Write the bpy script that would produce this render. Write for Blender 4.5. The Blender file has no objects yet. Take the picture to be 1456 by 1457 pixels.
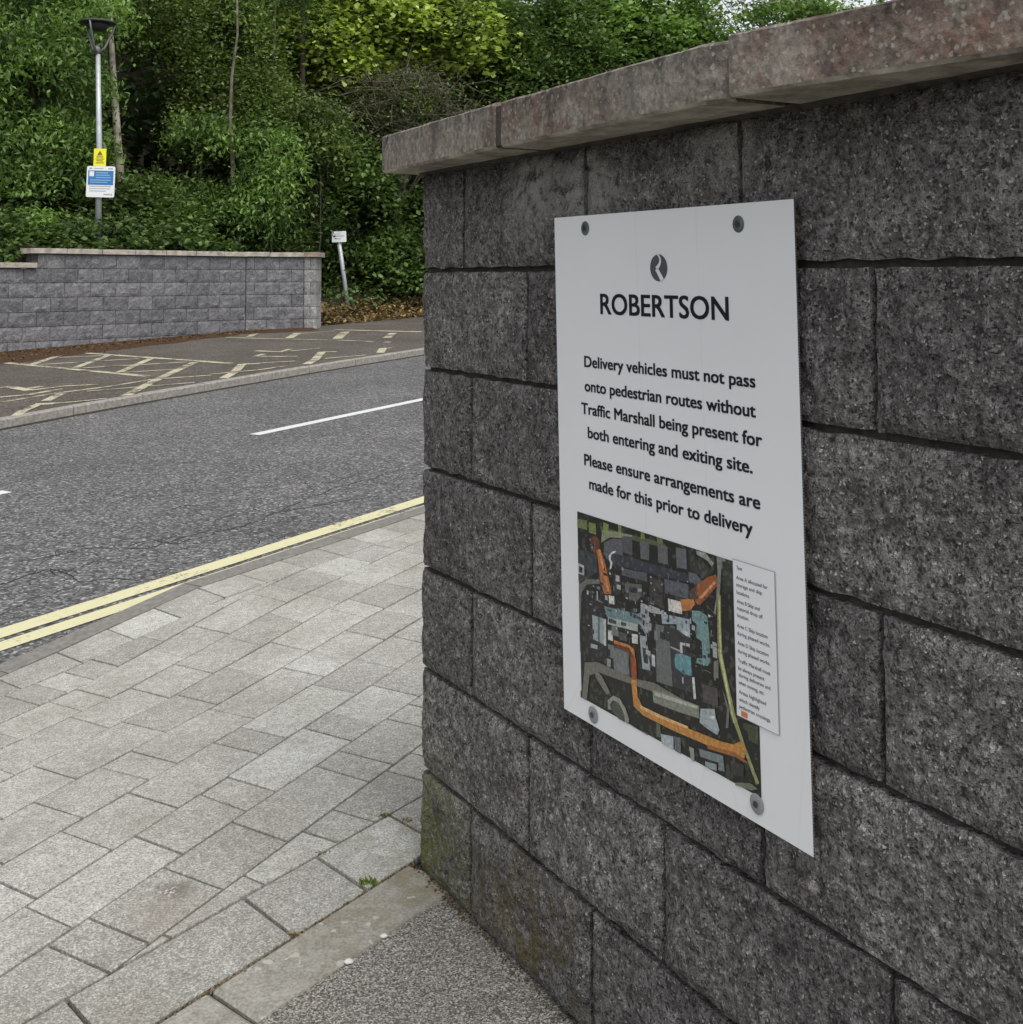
import bpy, bmesh, math, random
import numpy as np
from mathutils import Vector, Matrix, noise
R = math.radians
random.seed(7); rng = np.random.default_rng(7)
S = bpy.context.scene
COL = S.collection

# ------------------------------------------------------------------ camera
EYE = 1.3975
PITCH, ROLL = 0.0573725, 0.0019390
cam = bpy.data.cameras.new('camera'); camo = bpy.data.objects.new('camera', cam); COL.objects.link(camo)
cam.sensor_fit = 'HORIZONTAL'; cam.sensor_width = 36.0
cam.lens = 36.0 * 1679.07 / 1456.0
cam.shift_y = -428.75 / 1456.0
cam.clip_start = 0.05; cam.clip_end = 1500
f_ = Vector((0, math.cos(PITCH), math.sin(PITCH))); u_ = Vector((0, -math.sin(PITCH), math.cos(PITCH))); x_ = Vector((1, 0, 0))
xr = x_ * math.cos(ROLL) - u_ * math.sin(ROLL); ur = x_ * math.sin(ROLL) + u_ * math.cos(ROLL)
m3 = Matrix((xr, ur, -f_)).transposed()
camo.matrix_world = Matrix.Translation((0, 0, EYE)) @ m3.to_4x4()
S.camera = camo
S.render.engine = 'CYCLES'

# ------------------------------------------------------------------ world and sun (overcast)
SUN_EL, SUN_AZ = R(58), R(152)          # azimuth of the sun, clockwise from +Y
w = bpy.data.worlds.new('World'); S.world = w; w.use_nodes = True
nt = w.node_tree; bg = nt.nodes['Background']
sky = nt.nodes.new('ShaderNodeTexSky'); sky.sky_type = 'NISHITA'; sky.sun_disc = False
sky.sun_elevation = SUN_EL; sky.sun_rotation = SUN_AZ; sky.dust_density = 3.0; sky.air_density = 1.0
hs = nt.nodes.new('ShaderNodeHueSaturation'); hs.inputs['Saturation'].default_value = 0.22
nt.links.new(sky.outputs[0], hs.inputs['Color']); nt.links.new(hs.outputs[0], bg.inputs['Color'])
bg.inputs['Strength'].default_value = 0.15
sl = bpy.data.lights.new('sun', 'SUN'); sl.energy = 1.15; sl.angle = R(26); sl.color = (1.0, 0.97, 0.93)
so = bpy.data.objects.new('sun', sl); COL.objects.link(so)
sd = Vector((math.sin(SUN_AZ) * math.cos(SUN_EL), math.cos(SUN_AZ) * math.cos(SUN_EL), math.sin(SUN_EL)))
so.rotation_euler = sd.to_track_quat('Z', 'Y').to_euler()
S.view_settings.view_transform = 'Standard'; S.view_settings.look = 'None'
S.view_settings.exposure = 0.64; S.view_settings.gamma = 1.0; S.view_settings.use_curve_mapping = False

# ------------------------------------------------------------------ helpers
def srgb(r, g, b):
    f = lambda c: (c / 255 / 12.92) if c / 255 <= .04045 else ((c / 255 + .055) / 1.055) ** 2.4
    return (f(r), f(g), f(b), 1)

class NT:
    def __init__(s, name, rough=0.9, spec=0.3):
        s.m = bpy.data.materials.new(name); s.m.use_nodes = True; s.t = s.m.node_tree
        s.b = s.t.nodes['Principled BSDF']; s.b.inputs['Roughness'].default_value = rough
        s.b.inputs['Specular IOR Level'].default_value = spec
        s._pos = None
    def n(s, typ, **kw):
        o = s.t.nodes.new(typ)
        for k, v in kw.items():
            if k in o.inputs:
                if isinstance(v, bpy.types.NodeSocket): s.t.links.new(v, o.inputs[k])
                else: o.inputs[k].default_value = v
            else: setattr(o, k, v)
        return o
    def pos(s):
        if s._pos is None: s._pos = s.n('ShaderNodeNewGeometry').outputs['Position']
        return s._pos
    def noise(s, scale, detail=3, rough=.55, vec=None, dist=0.0):
        return s.n('ShaderNodeTexNoise', Vector=vec or s.pos(), Scale=scale, Detail=detail, Roughness=rough, Distortion=dist).outputs['Fac']
    def vor(s, scale, feature='F1', out='Color', vec=None, rnd=1.0):
        o = s.n('ShaderNodeTexVoronoi', Vector=vec or s.pos(), feature=feature)
        o.inputs['Scale'].default_value = scale; o.inputs['Randomness'].default_value = rnd
        r = o.outputs[out]
        if out == 'Color': r = s.n('ShaderNodeSeparateColor', Color=r).outputs[0]
        return r
    def ramp(s, fac, stops, interp='LINEAR'):
        o = s.n('ShaderNodeValToRGB', Fac=fac); cr = o.color_ramp; cr.interpolation = interp
        while len(cr.elements) < len(stops): cr.elements.new(.5)
        for e, (p, c) in zip(cr.elements, stops):
            e.position = p; e.color = c if isinstance(c, tuple) else (c, c, c, 1)
        return o.outputs[0]
    def mix(s, fac, a, b, mode='MIX'):
        o = s.n('ShaderNodeMix'); o.data_type = 'RGBA'; o.blend_type = mode
        for k, v in ((0, fac), (6, a), (7, b)):
            if isinstance(v, bpy.types.NodeSocket): s.t.links.new(v, o.inputs[k])
            else: o.inputs[k].default_value = v if k == 0 or isinstance(v, tuple) else (v, v, v, 1)
        return o.outputs[2]
    def math(s, op, a, b=0.0, clamp=False):
        o = s.n('ShaderNodeMath', operation=op, use_clamp=clamp)
        for i, v in enumerate((a, b)):
            if isinstance(v, bpy.types.NodeSocket): s.t.links.new(v, o.inputs[i])
            else: o.inputs[i].default_value = v
        return o.outputs[0]
    def near(s, p, r0, r1, stretch=(1, 1, 1), wob=0.0):
        """1 inside r0 of world point p, 0 beyond r1"""
        sub = s.n('ShaderNodeVectorMath', operation='SUBTRACT'); s.t.links.new(s.pos(), sub.inputs[0]); sub.inputs[1].default_value = p
        mul = s.n('ShaderNodeVectorMath', operation='MULTIPLY'); s.t.links.new(sub.outputs[0], mul.inputs[0]); mul.inputs[1].default_value = stretch
        ln = s.n('ShaderNodeVectorMath', operation='LENGTH'); s.t.links.new(mul.outputs[0], ln.inputs[0])
        d = ln.outputs['Value']
        if wob: d = s.math('ADD', d, s.math('MULTIPLY', s.math('SUBTRACT', s.noise(9 / max(r1, .1), 4), .5), wob))
        mr = s.n('ShaderNodeMapRange', Value=d); mr.inputs[1].default_value = r0; mr.inputs[2].default_value = r1
        mr.inputs[3].default_value = 1; mr.inputs[4].default_value = 0
        return mr.outputs[0]
    def color(s, c):
        if isinstance(c, bpy.types.NodeSocket): s.t.links.new(c, s.b.inputs['Base Color'])
        else: s.b.inputs['Base Color'].default_value = c
        return s
    def bump(s, h, dist, strength=1.0, prev=None):
        o = s.n('ShaderNodeBump', Height=h); o.inputs['Distance'].default_value = dist; o.inputs['Strength'].default_value = strength
        if prev: s.t.links.new(prev, o.inputs['Normal'])
        s.t.links.new(o.outputs[0], s.b.inputs['Normal']); return o.outputs[0]
    def rnd(s): return s.n('ShaderNodeObjectInfo').outputs['Random']

def mesh(name, verts, faces, mat=None, smooth=False):
    me = bpy.data.meshes.new(name); me.from_pydata([tuple(v) for v in verts], [], faces); me.update()
    if mat: me.materials.append(mat)
    if smooth: me.polygons.foreach_set('use_smooth', [True] * len(me.polygons))
    return me
def link(name, me, parent=None, loc=None):
    o = bpy.data.objects.new(name, me); COL.objects.link(o)
    if parent is not None: o.parent = parent
    if loc is not None: o.location = loc
    return o
def tag(o, label=None, cat=None, group=None, kind=None):
    if label: o['label'] = label
    if cat: o['category'] = cat
    if group: o['group'] = group
    if kind: o['kind'] = kind
    return o
def empty(name, loc=(0, 0, 0)):
    o = bpy.data.objects.new(name, None); COL.objects.link(o); o.location = loc; o.empty_display_size = .2
    return o
def put(name, verts, faces, mat, parent=None, smooth=False):
    """mesh object; if the parent stands somewhere, keep verts in world space by moving them back"""
    if parent is not None:
        L = parent.location; verts = [(v[0] - L[0], v[1] - L[1], v[2] - L[2]) for v in verts]
    return link(name, mesh(name, verts, faces, mat, smooth), parent)
def tube(path, radii, n=8, cap=True):
    V = []; F = []; path = [Vector(p) for p in path]
    for i, p in enumerate(path):
        d = (path[min(i + 1, len(path) - 1)] - path[max(i - 1, 0)]).normalized()
        a = d.orthogonal().normalized() if i == 0 else (a - d * a.dot(d)).normalized()
        b = d.cross(a)
        for k in range(n):
            t = 2 * math.pi * k / n; V.append(p + (a * math.cos(t) + b * math.sin(t)) * radii[i])
    for i in range(len(path) - 1):
        for k in range(n):
            F.append((i * n + k, i * n + (k + 1) % n, (i + 1) * n + (k + 1) % n, (i + 1) * n + k))
    if cap: F.append(tuple(range(n - 1, -1, -1))); F.append(tuple(range((len(path) - 1) * n, len(path) * n)))
    return V, F
def join(parts):
    V = []; F = []
    for v, f in parts:
        k = len(V); V += list(v); F += [tuple(i + k for i in q) for q in f]
    return V, F
def gz(x, y): return .0246302 * x + .0276107 * y        # the site's gentle slope

TK = R(56.5); TU = Vector((math.cos(TK), math.sin(TK))); TN = Vector((-math.sin(TK), math.cos(TK)))   # along / across the road
def xy(u, n): return TU.x * u + TN.x * n, TU.y * u + TN.y * n
def kerb_drop(u): return -.015 - min(max((3.5 - u) * .095, 0), .082)
def pave_z(u, n):
    x, y = xy(u, n); return gz(x, y) + kerb_drop(u) * min(max((n - 2.5) / 1.4, 0), 1)
ROAD = -.10

# ------------------------------------------------------------------ materials
def mk_block():
    m = NT('split_face_block', .93, .25)
    chips = m.vor(300); fine = m.noise(95, 5, .7); mid = m.noise(22, 5, .65); big = m.noise(3.2, 3)
    base = m.ramp(mid, [(.30, (.130, .124, .122, 1)), (.55, (.243, .234, .230, 1)), (.75, (.355, .344, .338, 1))])
    n60 = m.noise(62, 4, .75)
    base = m.mix(1.0, base, m.ramp(n60, [(.30, .30), (.46, .82), (.56, 1.15), (.72, 2.1)]), 'MULTIPLY')  # bump hollows darkened and high spots lightened in the colour, as relief shade
    base = m.mix(m.ramp(fine, [(.36, 0.0), (.50, 1.0)]), m.mix(1.0, base, .42, 'MULTIPLY'), base)
    base = m.mix(m.math('MULTIPLY', m.ramp(chips, [(.74, 0.0), (.86, 1.0)]), .50), base, (.24, .25, .235, 1))
    base = m.mix(m.math('MULTIPLY', m.ramp(chips, [(.955, 0.0), (.965, 1.0)]), .8), base, (.52, .51, .48, 1))
    base = m.mix(m.math('MULTIPLY', m.ramp(m.vor(240), [(.10, 1.0), (.12, 0.0)]), .75), base, (.03, .029, .028, 1))
    base = m.mix(1.0, base, m.ramp(big, [(.3, (.80, .78, .78, 1)), (.7, (1.18, 1.17, 1.15, 1))]), 'MULTIPLY')
    base = m.mix(1.0, base, m.ramp(m.rnd(), [(0, (.84, .835, .83, 1)), (1, (1.20, 1.19, 1.17, 1))]), 'MULTIPLY')
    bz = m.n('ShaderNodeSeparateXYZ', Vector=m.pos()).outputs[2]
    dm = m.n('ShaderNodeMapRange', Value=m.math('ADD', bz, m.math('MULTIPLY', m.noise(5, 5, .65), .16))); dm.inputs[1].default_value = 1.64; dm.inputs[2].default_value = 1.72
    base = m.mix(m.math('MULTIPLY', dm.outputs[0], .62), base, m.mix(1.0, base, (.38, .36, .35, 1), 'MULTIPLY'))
    # lime bloom on the course under the coping
    for p, a in (((.05, 2.31, 1.555), .11), ((.16, 2.11, 1.55), .10), ((.335, 1.82, 1.60), .09), ((.05, 2.31, 1.60), .11), ((.125, 2.175, 1.57), .10)):
        k = m.math('MULTIPLY', m.near(p, .02, a, (1, .8, 1), .10), m.ramp(m.noise(38, 4), [(.38, 0.0), (.54, 1.0)]))
        base = m.mix(m.math('MULTIPLY', k, .72), base, (.42, .41, .385, 1))
    # algae on the foot of the corner
    moss = m.math('MULTIPLY', m.near((-.20, 2.76, .06), .08, .36, (1, 1, .9), .25), m.ramp(m.noise(26, 5), [(.32, 0.0), (.54, 1.0)]))
    base = m.mix(m.math('MULTIPLY', moss, .85), base, (.135, .145, .035, 1))
    m2 = m.math('MULTIPLY', m.near((.04, 2.32, .14), .06, .32, (1, 1, 1.6), .30), m.ramp(m.noise(17, 5), [(.42, 0.0), (.60, 1.0)]))
    base = m.mix(m.math('MULTIPLY', m2, .7), base, (.13, .105, .035, 1))
    m.color(base)
    nb = m.bump(m.mix(.5, m.noise(30, 6, .7), n60), .030, 1.0)
    m.bump(m.mix(.4, fine, m.vor(300, out='Distance')), .008, .9, nb)
    return m.m
M = {}
M['block'] = mk_block()
def mk_far_block(name, lo, hi):
    m = NT(name, .92, .25)
    a = m.noise(7, 6, .7, dist=.6); b = m.noise(40, 4, .7)
    c = m.mix(m.ramp(a, [(.32, 0.0), (.70, 1.0)]), lo, hi)
    c = m.mix(.55, c, m.mix(1.0, c, m.ramp(b, [(.35, .45), (.68, 1.6)]), 'MULTIPLY'))
    c = m.mix(1.0, c, m.ramp(m.rnd(), [(0, (.82, .82, .84, 1)), (1, (1.16, 1.15, 1.13, 1))]), 'MULTIPLY')
    m.color(c); m.bump(a, .035, 1.0)
    return m.m
M['far_block'] = mk_far_block('far_split_block', (.090, .090, .095, 1), (.195, .195, .203, 1))
M['far_pillar'] = mk_far_block('far_pillar_block', (.16, .162, .16, 1), (.31, .31, .30, 1))
def simple(name, c, rough=.8, nscale=30, amp=.25, bump=.002, spec=.3, metal=0.0):
    m = NT(name, rough, spec); n = m.noise(nscale, 4)
    m.color(m.mix(1.0, c, m.ramp(n, [(.3, 1 - amp), (.7, 1 + amp)]), 'MULTIPLY')); m.b.inputs['Metallic'].default_value = metal
    if bump: m.bump(n, bump, 1.0)
    return m.m
M['mortar'] = simple('raked_mortar', (.055, .049, .043, 1), .95, 60, .4, .004)
def mk_coping():
    m = NT('weathered_coping', .9, .25)
    mp = m.n('ShaderNodeMapping', Vector=m.pos()); mp.inputs['Scale'].default_value = (6, 6, 1.8)
    big = m.noise(3.4, 5, .62); fine = m.noise(80, 5, .7); st = m.noise(3.2, 5, .62, vec=mp.outputs[0]); st2 = m.noise(1.4, 4, .6, vec=mp.outputs[0])
    red = m.ramp(m.math('ADD', m.math('MULTIPLY', m.rnd(), .30), m.math('MULTIPLY', big, .85)), [(.50, 0.0), (.74, .85)])
    c = m.mix(red, (.235, .212, .178, 1), (.150, .092, .070, 1))
    for p, r1 in (((.03, 2.12, 1.68), .30), ((.40, 1.46, 1.68), .30), ((.52, 1.22, 1.68), .26)):
        k = m.math('MULTIPLY', m.near(p, .08, r1, (1, 1, .6), .30), m.ramp(m.noise(14, 5, .7), [(.36, 0.0), (.58, 1.0)]))
        c = m.mix(m.math('MULTIPLY', k, .80), c, (.150, .088, .067, 1))
    c = m.mix(m.math('MULTIPLY', m.ramp(m.noise(11, 5, .7), [(.50, 0.0), (.64, 1.0)]), .6), c, (.33, .305, .265, 1))
    c = m.mix(m.math('MULTIPLY', m.ramp(st, [(.50, 0.0), (.66, 1.0)]), .60), c, (.062, .056, .051, 1))
    c = m.mix(m.math('MULTIPLY', m.ramp(st2, [(.50, 0.0), (.70, 1.0)]), .55), c, (.27, .24, .20, 1))
    tz = m.n('ShaderNodeSeparateXYZ', Vector=m.pos()).outputs[2]
    up = m.n('ShaderNodeMapRange', Value=tz); up.inputs[1].default_value = 1.685; up.inputs[2].default_value = 1.735
    grime = m.math('MULTIPLY', up.outputs[0], m.ramp(m.math('ADD', m.math('MULTIPLY', st, .6), m.math('MULTIPLY', m.noise(30, 5), .4)), [(.40, 0.0), (.56, 1.0)]))
    c = m.mix(m.math('MULTIPLY', grime, .75), c, (.050, .046, .042, 1))
    c = m.mix(1.0, c, m.ramp(fine, [(.3, .55), (.7, 1.42)]), 'MULTIPLY')
    lich = m.math('MULTIPLY', m.ramp(m.math('ADD', m.vor(62, out='Distance'), m.math('MULTIPLY', m.noise(120, 3), .25)), [(.40, 1.0), (.52, 0.0)]), m.ramp(m.noise(6, 3), [(.54, 0.0), (.64, 1.0)]))
    c = m.mix(m.math('MULTIPLY', lich, .45), c, (.30, .28, .235, 1))
    l2 = m.math('MULTIPLY', m.ramp(m.vor(210), [(.93, 0.0), (.94, 1.0)]), .6)
    c = m.mix(l2, c, (.34, .33, .29, 1))
    nz = m.n('ShaderNodeSeparateXYZ', Vector=m.n('ShaderNodeNewGeometry').outputs['True Normal']).outputs[2]
    c = m.mix(m.math('MULTIPLY', m.math('LESS_THAN', nz, -.6), .8), c, m.mix(1.0, (.47, .44, .36, 1), m.ramp(m.noise(9, 5, .7), [(.35, .35), (.6, 1.1)]), 'MULTIPLY'))  # pale buff on downward faces: lit underside and cleaner concrete, put into colour
    m.color(c); m.bump(m.mix(.5, fine, m.vor(60, out='Distance')), .006, .9)
    return m.m
M['coping'] = mk_coping()
M['coping_far'] = simple('far_coping', (.33, .295, .255, 1), .9, 9, .35, .004)
M['coping_far_red'] = simple('far_coping_reddish', (.27, .21, .175, 1), .9, 9, .35, .004)
def mk_paver():
    m = NT('granite_paver', .88, .3)
    sp = m.vor(300); sp2 = m.noise(190, 3, .7); mid = m.noise(34, 4, .6); big = m.noise(2.4, 4)
    r = m.rnd()
    base = m.ramp(r, [(0, (.285, .277, .248, 1)), (.3, (.335, .329, .298, 1)), (.75, (.385, .38, .345, 1)), (1, (.45, .45, .415, 1))])
    c = m.mix(m.math('MULTIPLY', m.ramp(sp, [(.66, 0.0), (.76, 1.0)]), .45), base, (.62, .62, .59, 1))
    c = m.mix(m.math('MULTIPLY', m.ramp(sp, [(.18, 1.0), (.26, 0.0)]), .55), c, (.17, .165, .145, 1))
    c = m.mix(1.0, c, m.ramp(sp2, [(.3, .66), (.7, 1.22)]), 'MULTIPLY')
    c = m.mix(1.0, c, m.ramp(mid, [(.3, .82), (.7, 1.10)]), 'MULTIPLY')
    c = m.mix(1.0, c, m.ramp(big, [(.3, (.78, .765, .72, 1)), (.68, (1.06, 1.06, 1.06, 1))]), 'MULTIPLY')
    # scuffed brown patch on one slab, pale burn in its middle
    k = m.near((-.745, 2.675, .055), .012, .055, (1, 1, .3), .05); c = m.mix(m.math('MULTIPLY', k, .8), c, (.105, .085, .072, 1))
    k = m.near((-.735, 2.60, .052), .01, .13, (1, 1, .3), .12); c = m.mix(m.math('MULTIPLY', k, .4), c, (.22, .18, .14, 1))
    k = m.math('MULTIPLY', m.near((-.755, 2.668, .055), .006, .028, (1, 1, .3), .03), m.ramp(m.noise(110, 3), [(.5, 0.0), (.56, 1.0)])); c = m.mix(k, c, (.55, .54, .52, 1))
    # green-brown grime at the wall corner
    k = m.math('MULTIPLY', m.near((-.26, 2.82, .07), .04, .26, (1, 1, .5), .2), m.ramp(m.noise(20, 5), [(.42, 0.0), (.65, 1.0)])); c = m.mix(m.math('MULTIPLY', k, .42), c, (.18, .17, .09, 1))
    for p in ((-.95, 4.65, .1), (-.62, 3.45, .08), (-1.25, 3.3, .06), (-.9, 3.0, .06), (-1.35, 4.1, .08), (-.55, 4.2, .1)):
        k = m.near(p, .01, .10, (1, 1, .2), .12); c = m.mix(m.math('MULTIPLY', k, .28), c, (.17, .15, .125, 1))
    c = m.mix(m.math('MULTIPLY', m.ramp(m.noise(7, 6, .7), [(.56, 0.0), (.70, 1.0)]), .35), c, (.17, .158, .125, 1))
    c = m.mix(m.math('MULTIPLY', m.ramp(m.vor(14, out='Distance'), [(.045, 1.0), (.065, 0.0)]), .4), c, (.13, .125, .115, 1))
    m.color(c); m.bump(m.mix(.5, sp, m.noise(60, 4)), .0022, .9)
    return m.m
M['paver'] = mk_paver()
def mk_edging():
    m = NT('concrete_edging', .9, .3)
    mid = m.noise(24, 6, .7); fine = m.noise(150, 4)
    c = m.ramp(mid, [(.3, (.19, .182, .15, 1)), (.6, (.29, .28, .245, 1)), (.8, (.36, .352, .315, 1))])
    c = m.mix(1.0, c, m.ramp(fine, [(.3, .7), (.7, 1.28)]), 'MULTIPLY')
    k = m.math('MULTIPLY', m.near((-.22, 2.66, .07), .05, .42, (1, 1, .5), .25), m.ramp(m.noise(13, 5), [(.40, 0.0), (.6, 1.0)])); c = m.mix(m.math('MULTIPLY', k, .55), c, (.155, .125, .055, 1))
    c = m.mix(m.math('MULTIPLY', m.ramp(m.vor(60), [(.95, 0.0), (.96, 1.0)]), .7), c, (.42, .41, .38, 1))
    m.color(c); m.bump(m.mix(.5, fine, mid), .003, .9)
    return m.m
M['edging'] = mk_edging()
M['kerb'] = simple('kerb_concrete', (.165, .155, .140, 1), .9, 40, .25, .003)
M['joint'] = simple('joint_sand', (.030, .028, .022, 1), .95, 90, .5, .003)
def chipped(name, scale, stops, rough, bumpd, extra=None, crack=None, big=(.82, 1.15)):
    m = NT(name, rough, .3)
    v = m.vor(scale); c = m.ramp(v, stops)
    c = m.mix(1.0, c, m.ramp(m.noise(scale * 1.1, 3, .7), [(.3, .55), (.7, 1.45)]), 'MULTIPLY')
    c = m.mix(1.0, c, m.ramp(m.noise(1.1, 5, .6), [(.3, big[0]), (.7, big[1])]), 'MULTIPLY')
    if crack:
        nz = m.n('ShaderNodeTexNoise', Vector=m.pos(), Scale=2.2, Detail=5.0, Roughness=.7)
        mp = m.n('ShaderNodeMapping', Vector=m.pos()); mp.inputs['Rotation'].default_value = (0, 0, -TK); mp.inputs['Scale'].default_value = (.45, 1.5, 0)
        ad = m.n('ShaderNodeMix'); ad.data_type = 'VECTOR'; ad.inputs[0].default_value = .30
        m.t.links.new(mp.outputs[0], ad.inputs[4]); m.t.links.new(nz.outputs['Color'], ad.inputs[5])
        e = m.vor(crack[0], 'DISTANCE_TO_EDGE', 'Distance', vec=ad.outputs[1])
        k = m.math('MULTIPLY', m.ramp(e, [(.0, 1.0), (.011, .85), (.020, 0.0)]), m.ramp(m.noise(.8, 3), [(.48, 0.0), (.58, 1.0)]))
        c = m.mix(m.math('MULTIPLY', k, crack[1]), c, (.018, .018, .018, 1))
    if extra: c = extra(m, c)
    m.color(c); m.bump(m.mix(.5, v, m.noise(scale * .6, 3)), bumpd, 1.0)
    return m.m
g_ = lambda v, w=1.0: (v * 1.01, v, v * (.98 * w), 1)
M['road'] = chipped('road_asphalt', 75, [(0, g_(.040)), (.35, g_(.078)), (.7, g_(.125)), (.9, g_(.19)), (1, g_(.32))], .88, .006)
M['road_far'] = M['road']
M['tarmac'] = chipped('chip_tarmac', 330, [(0, (.05, .047, .040, 1)), (.3, (.115, .109, .095, 1)), (.6, (.215, .204, .18, 1)), (.85, (.31, .295, .265, 1)), (1, (.46, .445, .40, 1))], .9, .005)
M['parking'] = chipped('parking_asphalt', 60, [(0, (.046, .039, .032, 1)), (.5, (.080, .069, .057, 1)), (1, (.14, .128, .11, 1))], .9, .004, big=(.74, 1.2))
def mk_paint(name, c, wear, base=(.10, .095, .085, 1)):
    m = NT(name, .75, .35)
    k = m.math('ADD', m.math('MULTIPLY', m.noise(3.0, 5, .7), .5), m.math('MULTIPLY', m.noise(45, 4, .75), .5))
    m.color(m.mix(m.ramp(k, [(wear - .035, 1.0), (wear + .03, 0.0)]), c, base)); m.bump(m.noise(90, 3), .003, 1.0)
    return m.m
M['yellow'] = mk_paint('yellow_line_paint', (.53, .50, .31, 1), .425, (.13, .125, .11, 1))
M['white'] = mk_paint('white_line_paint', (.56, .57, .58, 1), .37)
M['bay'] = mk_paint('worn_cream_paint', (.45, .415, .29, 1), .475, (.085, .076, .064, 1))
M['soil'] = simple('woodland_soil', (.024, .020, .012, 1), 1, 5, .5, .02)
M['ground'] = simple('rough_ground', (.045, .05, .03, 1), 1, 2, .4, .02)
def mk_litter():
    m = NT('brown_leaf_litter', .95, .2)
    c = m.ramp(m.noise(26, 6, .75), [(.3, (.022, .012, .007, 1)), (.5, (.062, .033, .016, 1)), (.75, (.12, .072, .036, 1))])
    m.color(c); m.bump(m.noise(30, 5, .8), .02, 1.0); return m.m
M['litter'] = mk_litter()
def mk_leaf(name, dark, light, back=.35):
    m = NT(name, .62, .35)
    a = m.n('ShaderNodeAttribute', attribute_name='tint').outputs['Fac']
    c = m.ramp(a, [(0, dark), (.75, light), (1, tuple(min(1, v * 1.35) for v in light[:3]) + (1,))])
    m.color(c)
    tr = m.n('ShaderNodeBsdfTranslucent', Color=m.mix(1.0, c, (1.15, 1.25, .6, 1), 'MULTIPLY'))
    mx = m.n('ShaderNodeMixShader', Fac=back); m.t.links.new(m.b.outputs[0], mx.inputs[1]); m.t.links.new(tr.outputs[0], mx.inputs[2])
    m.t.links.new(mx.outputs[0], m.t.nodes['Material Output'].inputs['Surface'])
    return m.m
M['leaf_mid'] = mk_leaf('leaf_mid_green', (.018, .034, .012, 1), (.115, .185, .050, 1))
M['leaf_bright'] = mk_leaf('leaf_bright_green', (.026, .056, .015, 1), (.175, .28, .075, 1))
M['leaf_yellow'] = mk_leaf('leaf_yellow_green', (.085, .130, .028, 1), (.40, .49, .125, 1))
M['leaf_olive'] = mk_leaf('leaf_olive_green', (.036, .056, .018, 1), (.16, .225, .065, 1))
M['leaf_dark'] = mk_leaf('leaf_dark_green', (.014, .030, .010, 1), (.050, .095, .026, 1))
M['leaf_brown'] = mk_leaf('leaf_dead_brown', (.075, .045, .018, 1), (.26, .185, .085, 1), .15)
M['leaf_weed'] = mk_leaf('leaf_weed', (.05, .08, .015, 1), (.17, .22, .05, 1))
M['bark'] = simple('dark_bark', (.055, .047, .036, 1), .95, 14, .5, .01)
M['birch'] = simple('pale_birch_bark', (.34, .315, .25, 1), .9, 6, .55, .006)
M['slimbark'] = simple('greyish_slender_bark', (.11, .10, .078, 1), .95, 8, .6, .006)
M['twig'] = simple('bare_twigs', (.085, .074, .055, 1), .95, 10, .4, 0)
M['steel'] = simple('galvanised_steel', (.38, .41, .425, 1), .5, 12, .15, 0, .5, .35)
M['lampgrey'] = simple('lamp_grey_metal', (.17, .175, .18, 1), .45, 12, .1, 0, .5, .3)
M['lampdark'] = simple('lamp_dark_metal', (.035, .036, .038, 1), .5, 12, .1, 0)
M['plate_white'] = simple('white_sign_face', (.70, .72, .73, 1), .4, 3, .03, 0)
M['plate_yellow'] = simple('yellow_sign_face', (.80, .74, .04, 1), .4, 3, .03, 0)
M['plate_blue'] = simple('blue_print', (.035, .17, .40, 1), .4, 3, .03, 0)
M['ink_grey'] = simple('grey_print', (.30, .32, .34, 1), .5, 3, .03, 0)
M['ink'] = simple('dark_print', (.010, .011, .018, 1), .45, 3, .03, 0)
M['logo'] = simple('grey_logo_print', (.085, .09, .10, 1), .45, 3, .03, 0)
def mk_board():
    m = NT('white_board', .42, .4)
    c = m.mix(1.0, (.79, .80, .81, 1), m.ramp(m.noise(2.2, 4), [(.3, .965), (.7, 1.02)]), 'MULTIPLY')
    c = m.mix(m.ramp(m.vor(38), [(.988, 0.0), (.99, .5)]), c, (.33, .31, .28, 1)) if False else c
    for p in ((.146, 2.196, 1.495), (.60, 1.415, 1.25), (.17, 2.15, 1.50), (.595, 1.42, 1.238), (.62, 1.36, .72)):
        c = m.mix(m.near(p, .0012, .0032), c, (.30, .28, .25, 1))
    mp = m.n('ShaderNodeMapping', Vector=m.pos()); mp.inputs['Scale'].default_value = (1, 1, .25); mp.inputs['Rotation'].default_value = (.25, .1, 0)
    e = m.vor(3.0, 'DISTANCE_TO_EDGE', 'Distance', vec=mp.outputs[0])
    c = m.mix(m.math('MULTIPLY', m.ramp(e, [(0, .10), (.006, 0.0)]), 1), c, (.45, .44, .42, 1))
    m.color(c); m.bump(m.noise(4.5, 2), .004, .5)
    return m.m
M['board'] = mk_board()
def mk_edge():
    m = NT('fluted_edge', .6, .3)
    sx = m.n('ShaderNodeSeparateXYZ', Vector=m.pos()).outputs[2]
    fr = m.math('FRACT', m.math('MULTIPLY', sx, 250.0))
    m.color(m.mix(m.math('GREATER_THAN', fr, .55), (.16, .16, .17, 1), (.02, .02, .025, 1))); return m.m
M['flute'] = mk_edge()
M['cap_dark'] = simple('dark_screw_cap', (.10, .125, .12, 1), .4, 60, .3, 0)
M['cap_light'] = simple('milky_screw_cap', (.26, .27, .28, 1), .4, 60, .2, 0)
M['screw'] = simple('screw_head', (.05, .055, .055, 1), .4, 60, .3, 0)
M['pebble'] = simple('white_stone', (.55, .54, .51, 1), .8, 60, .2, .001)

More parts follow.
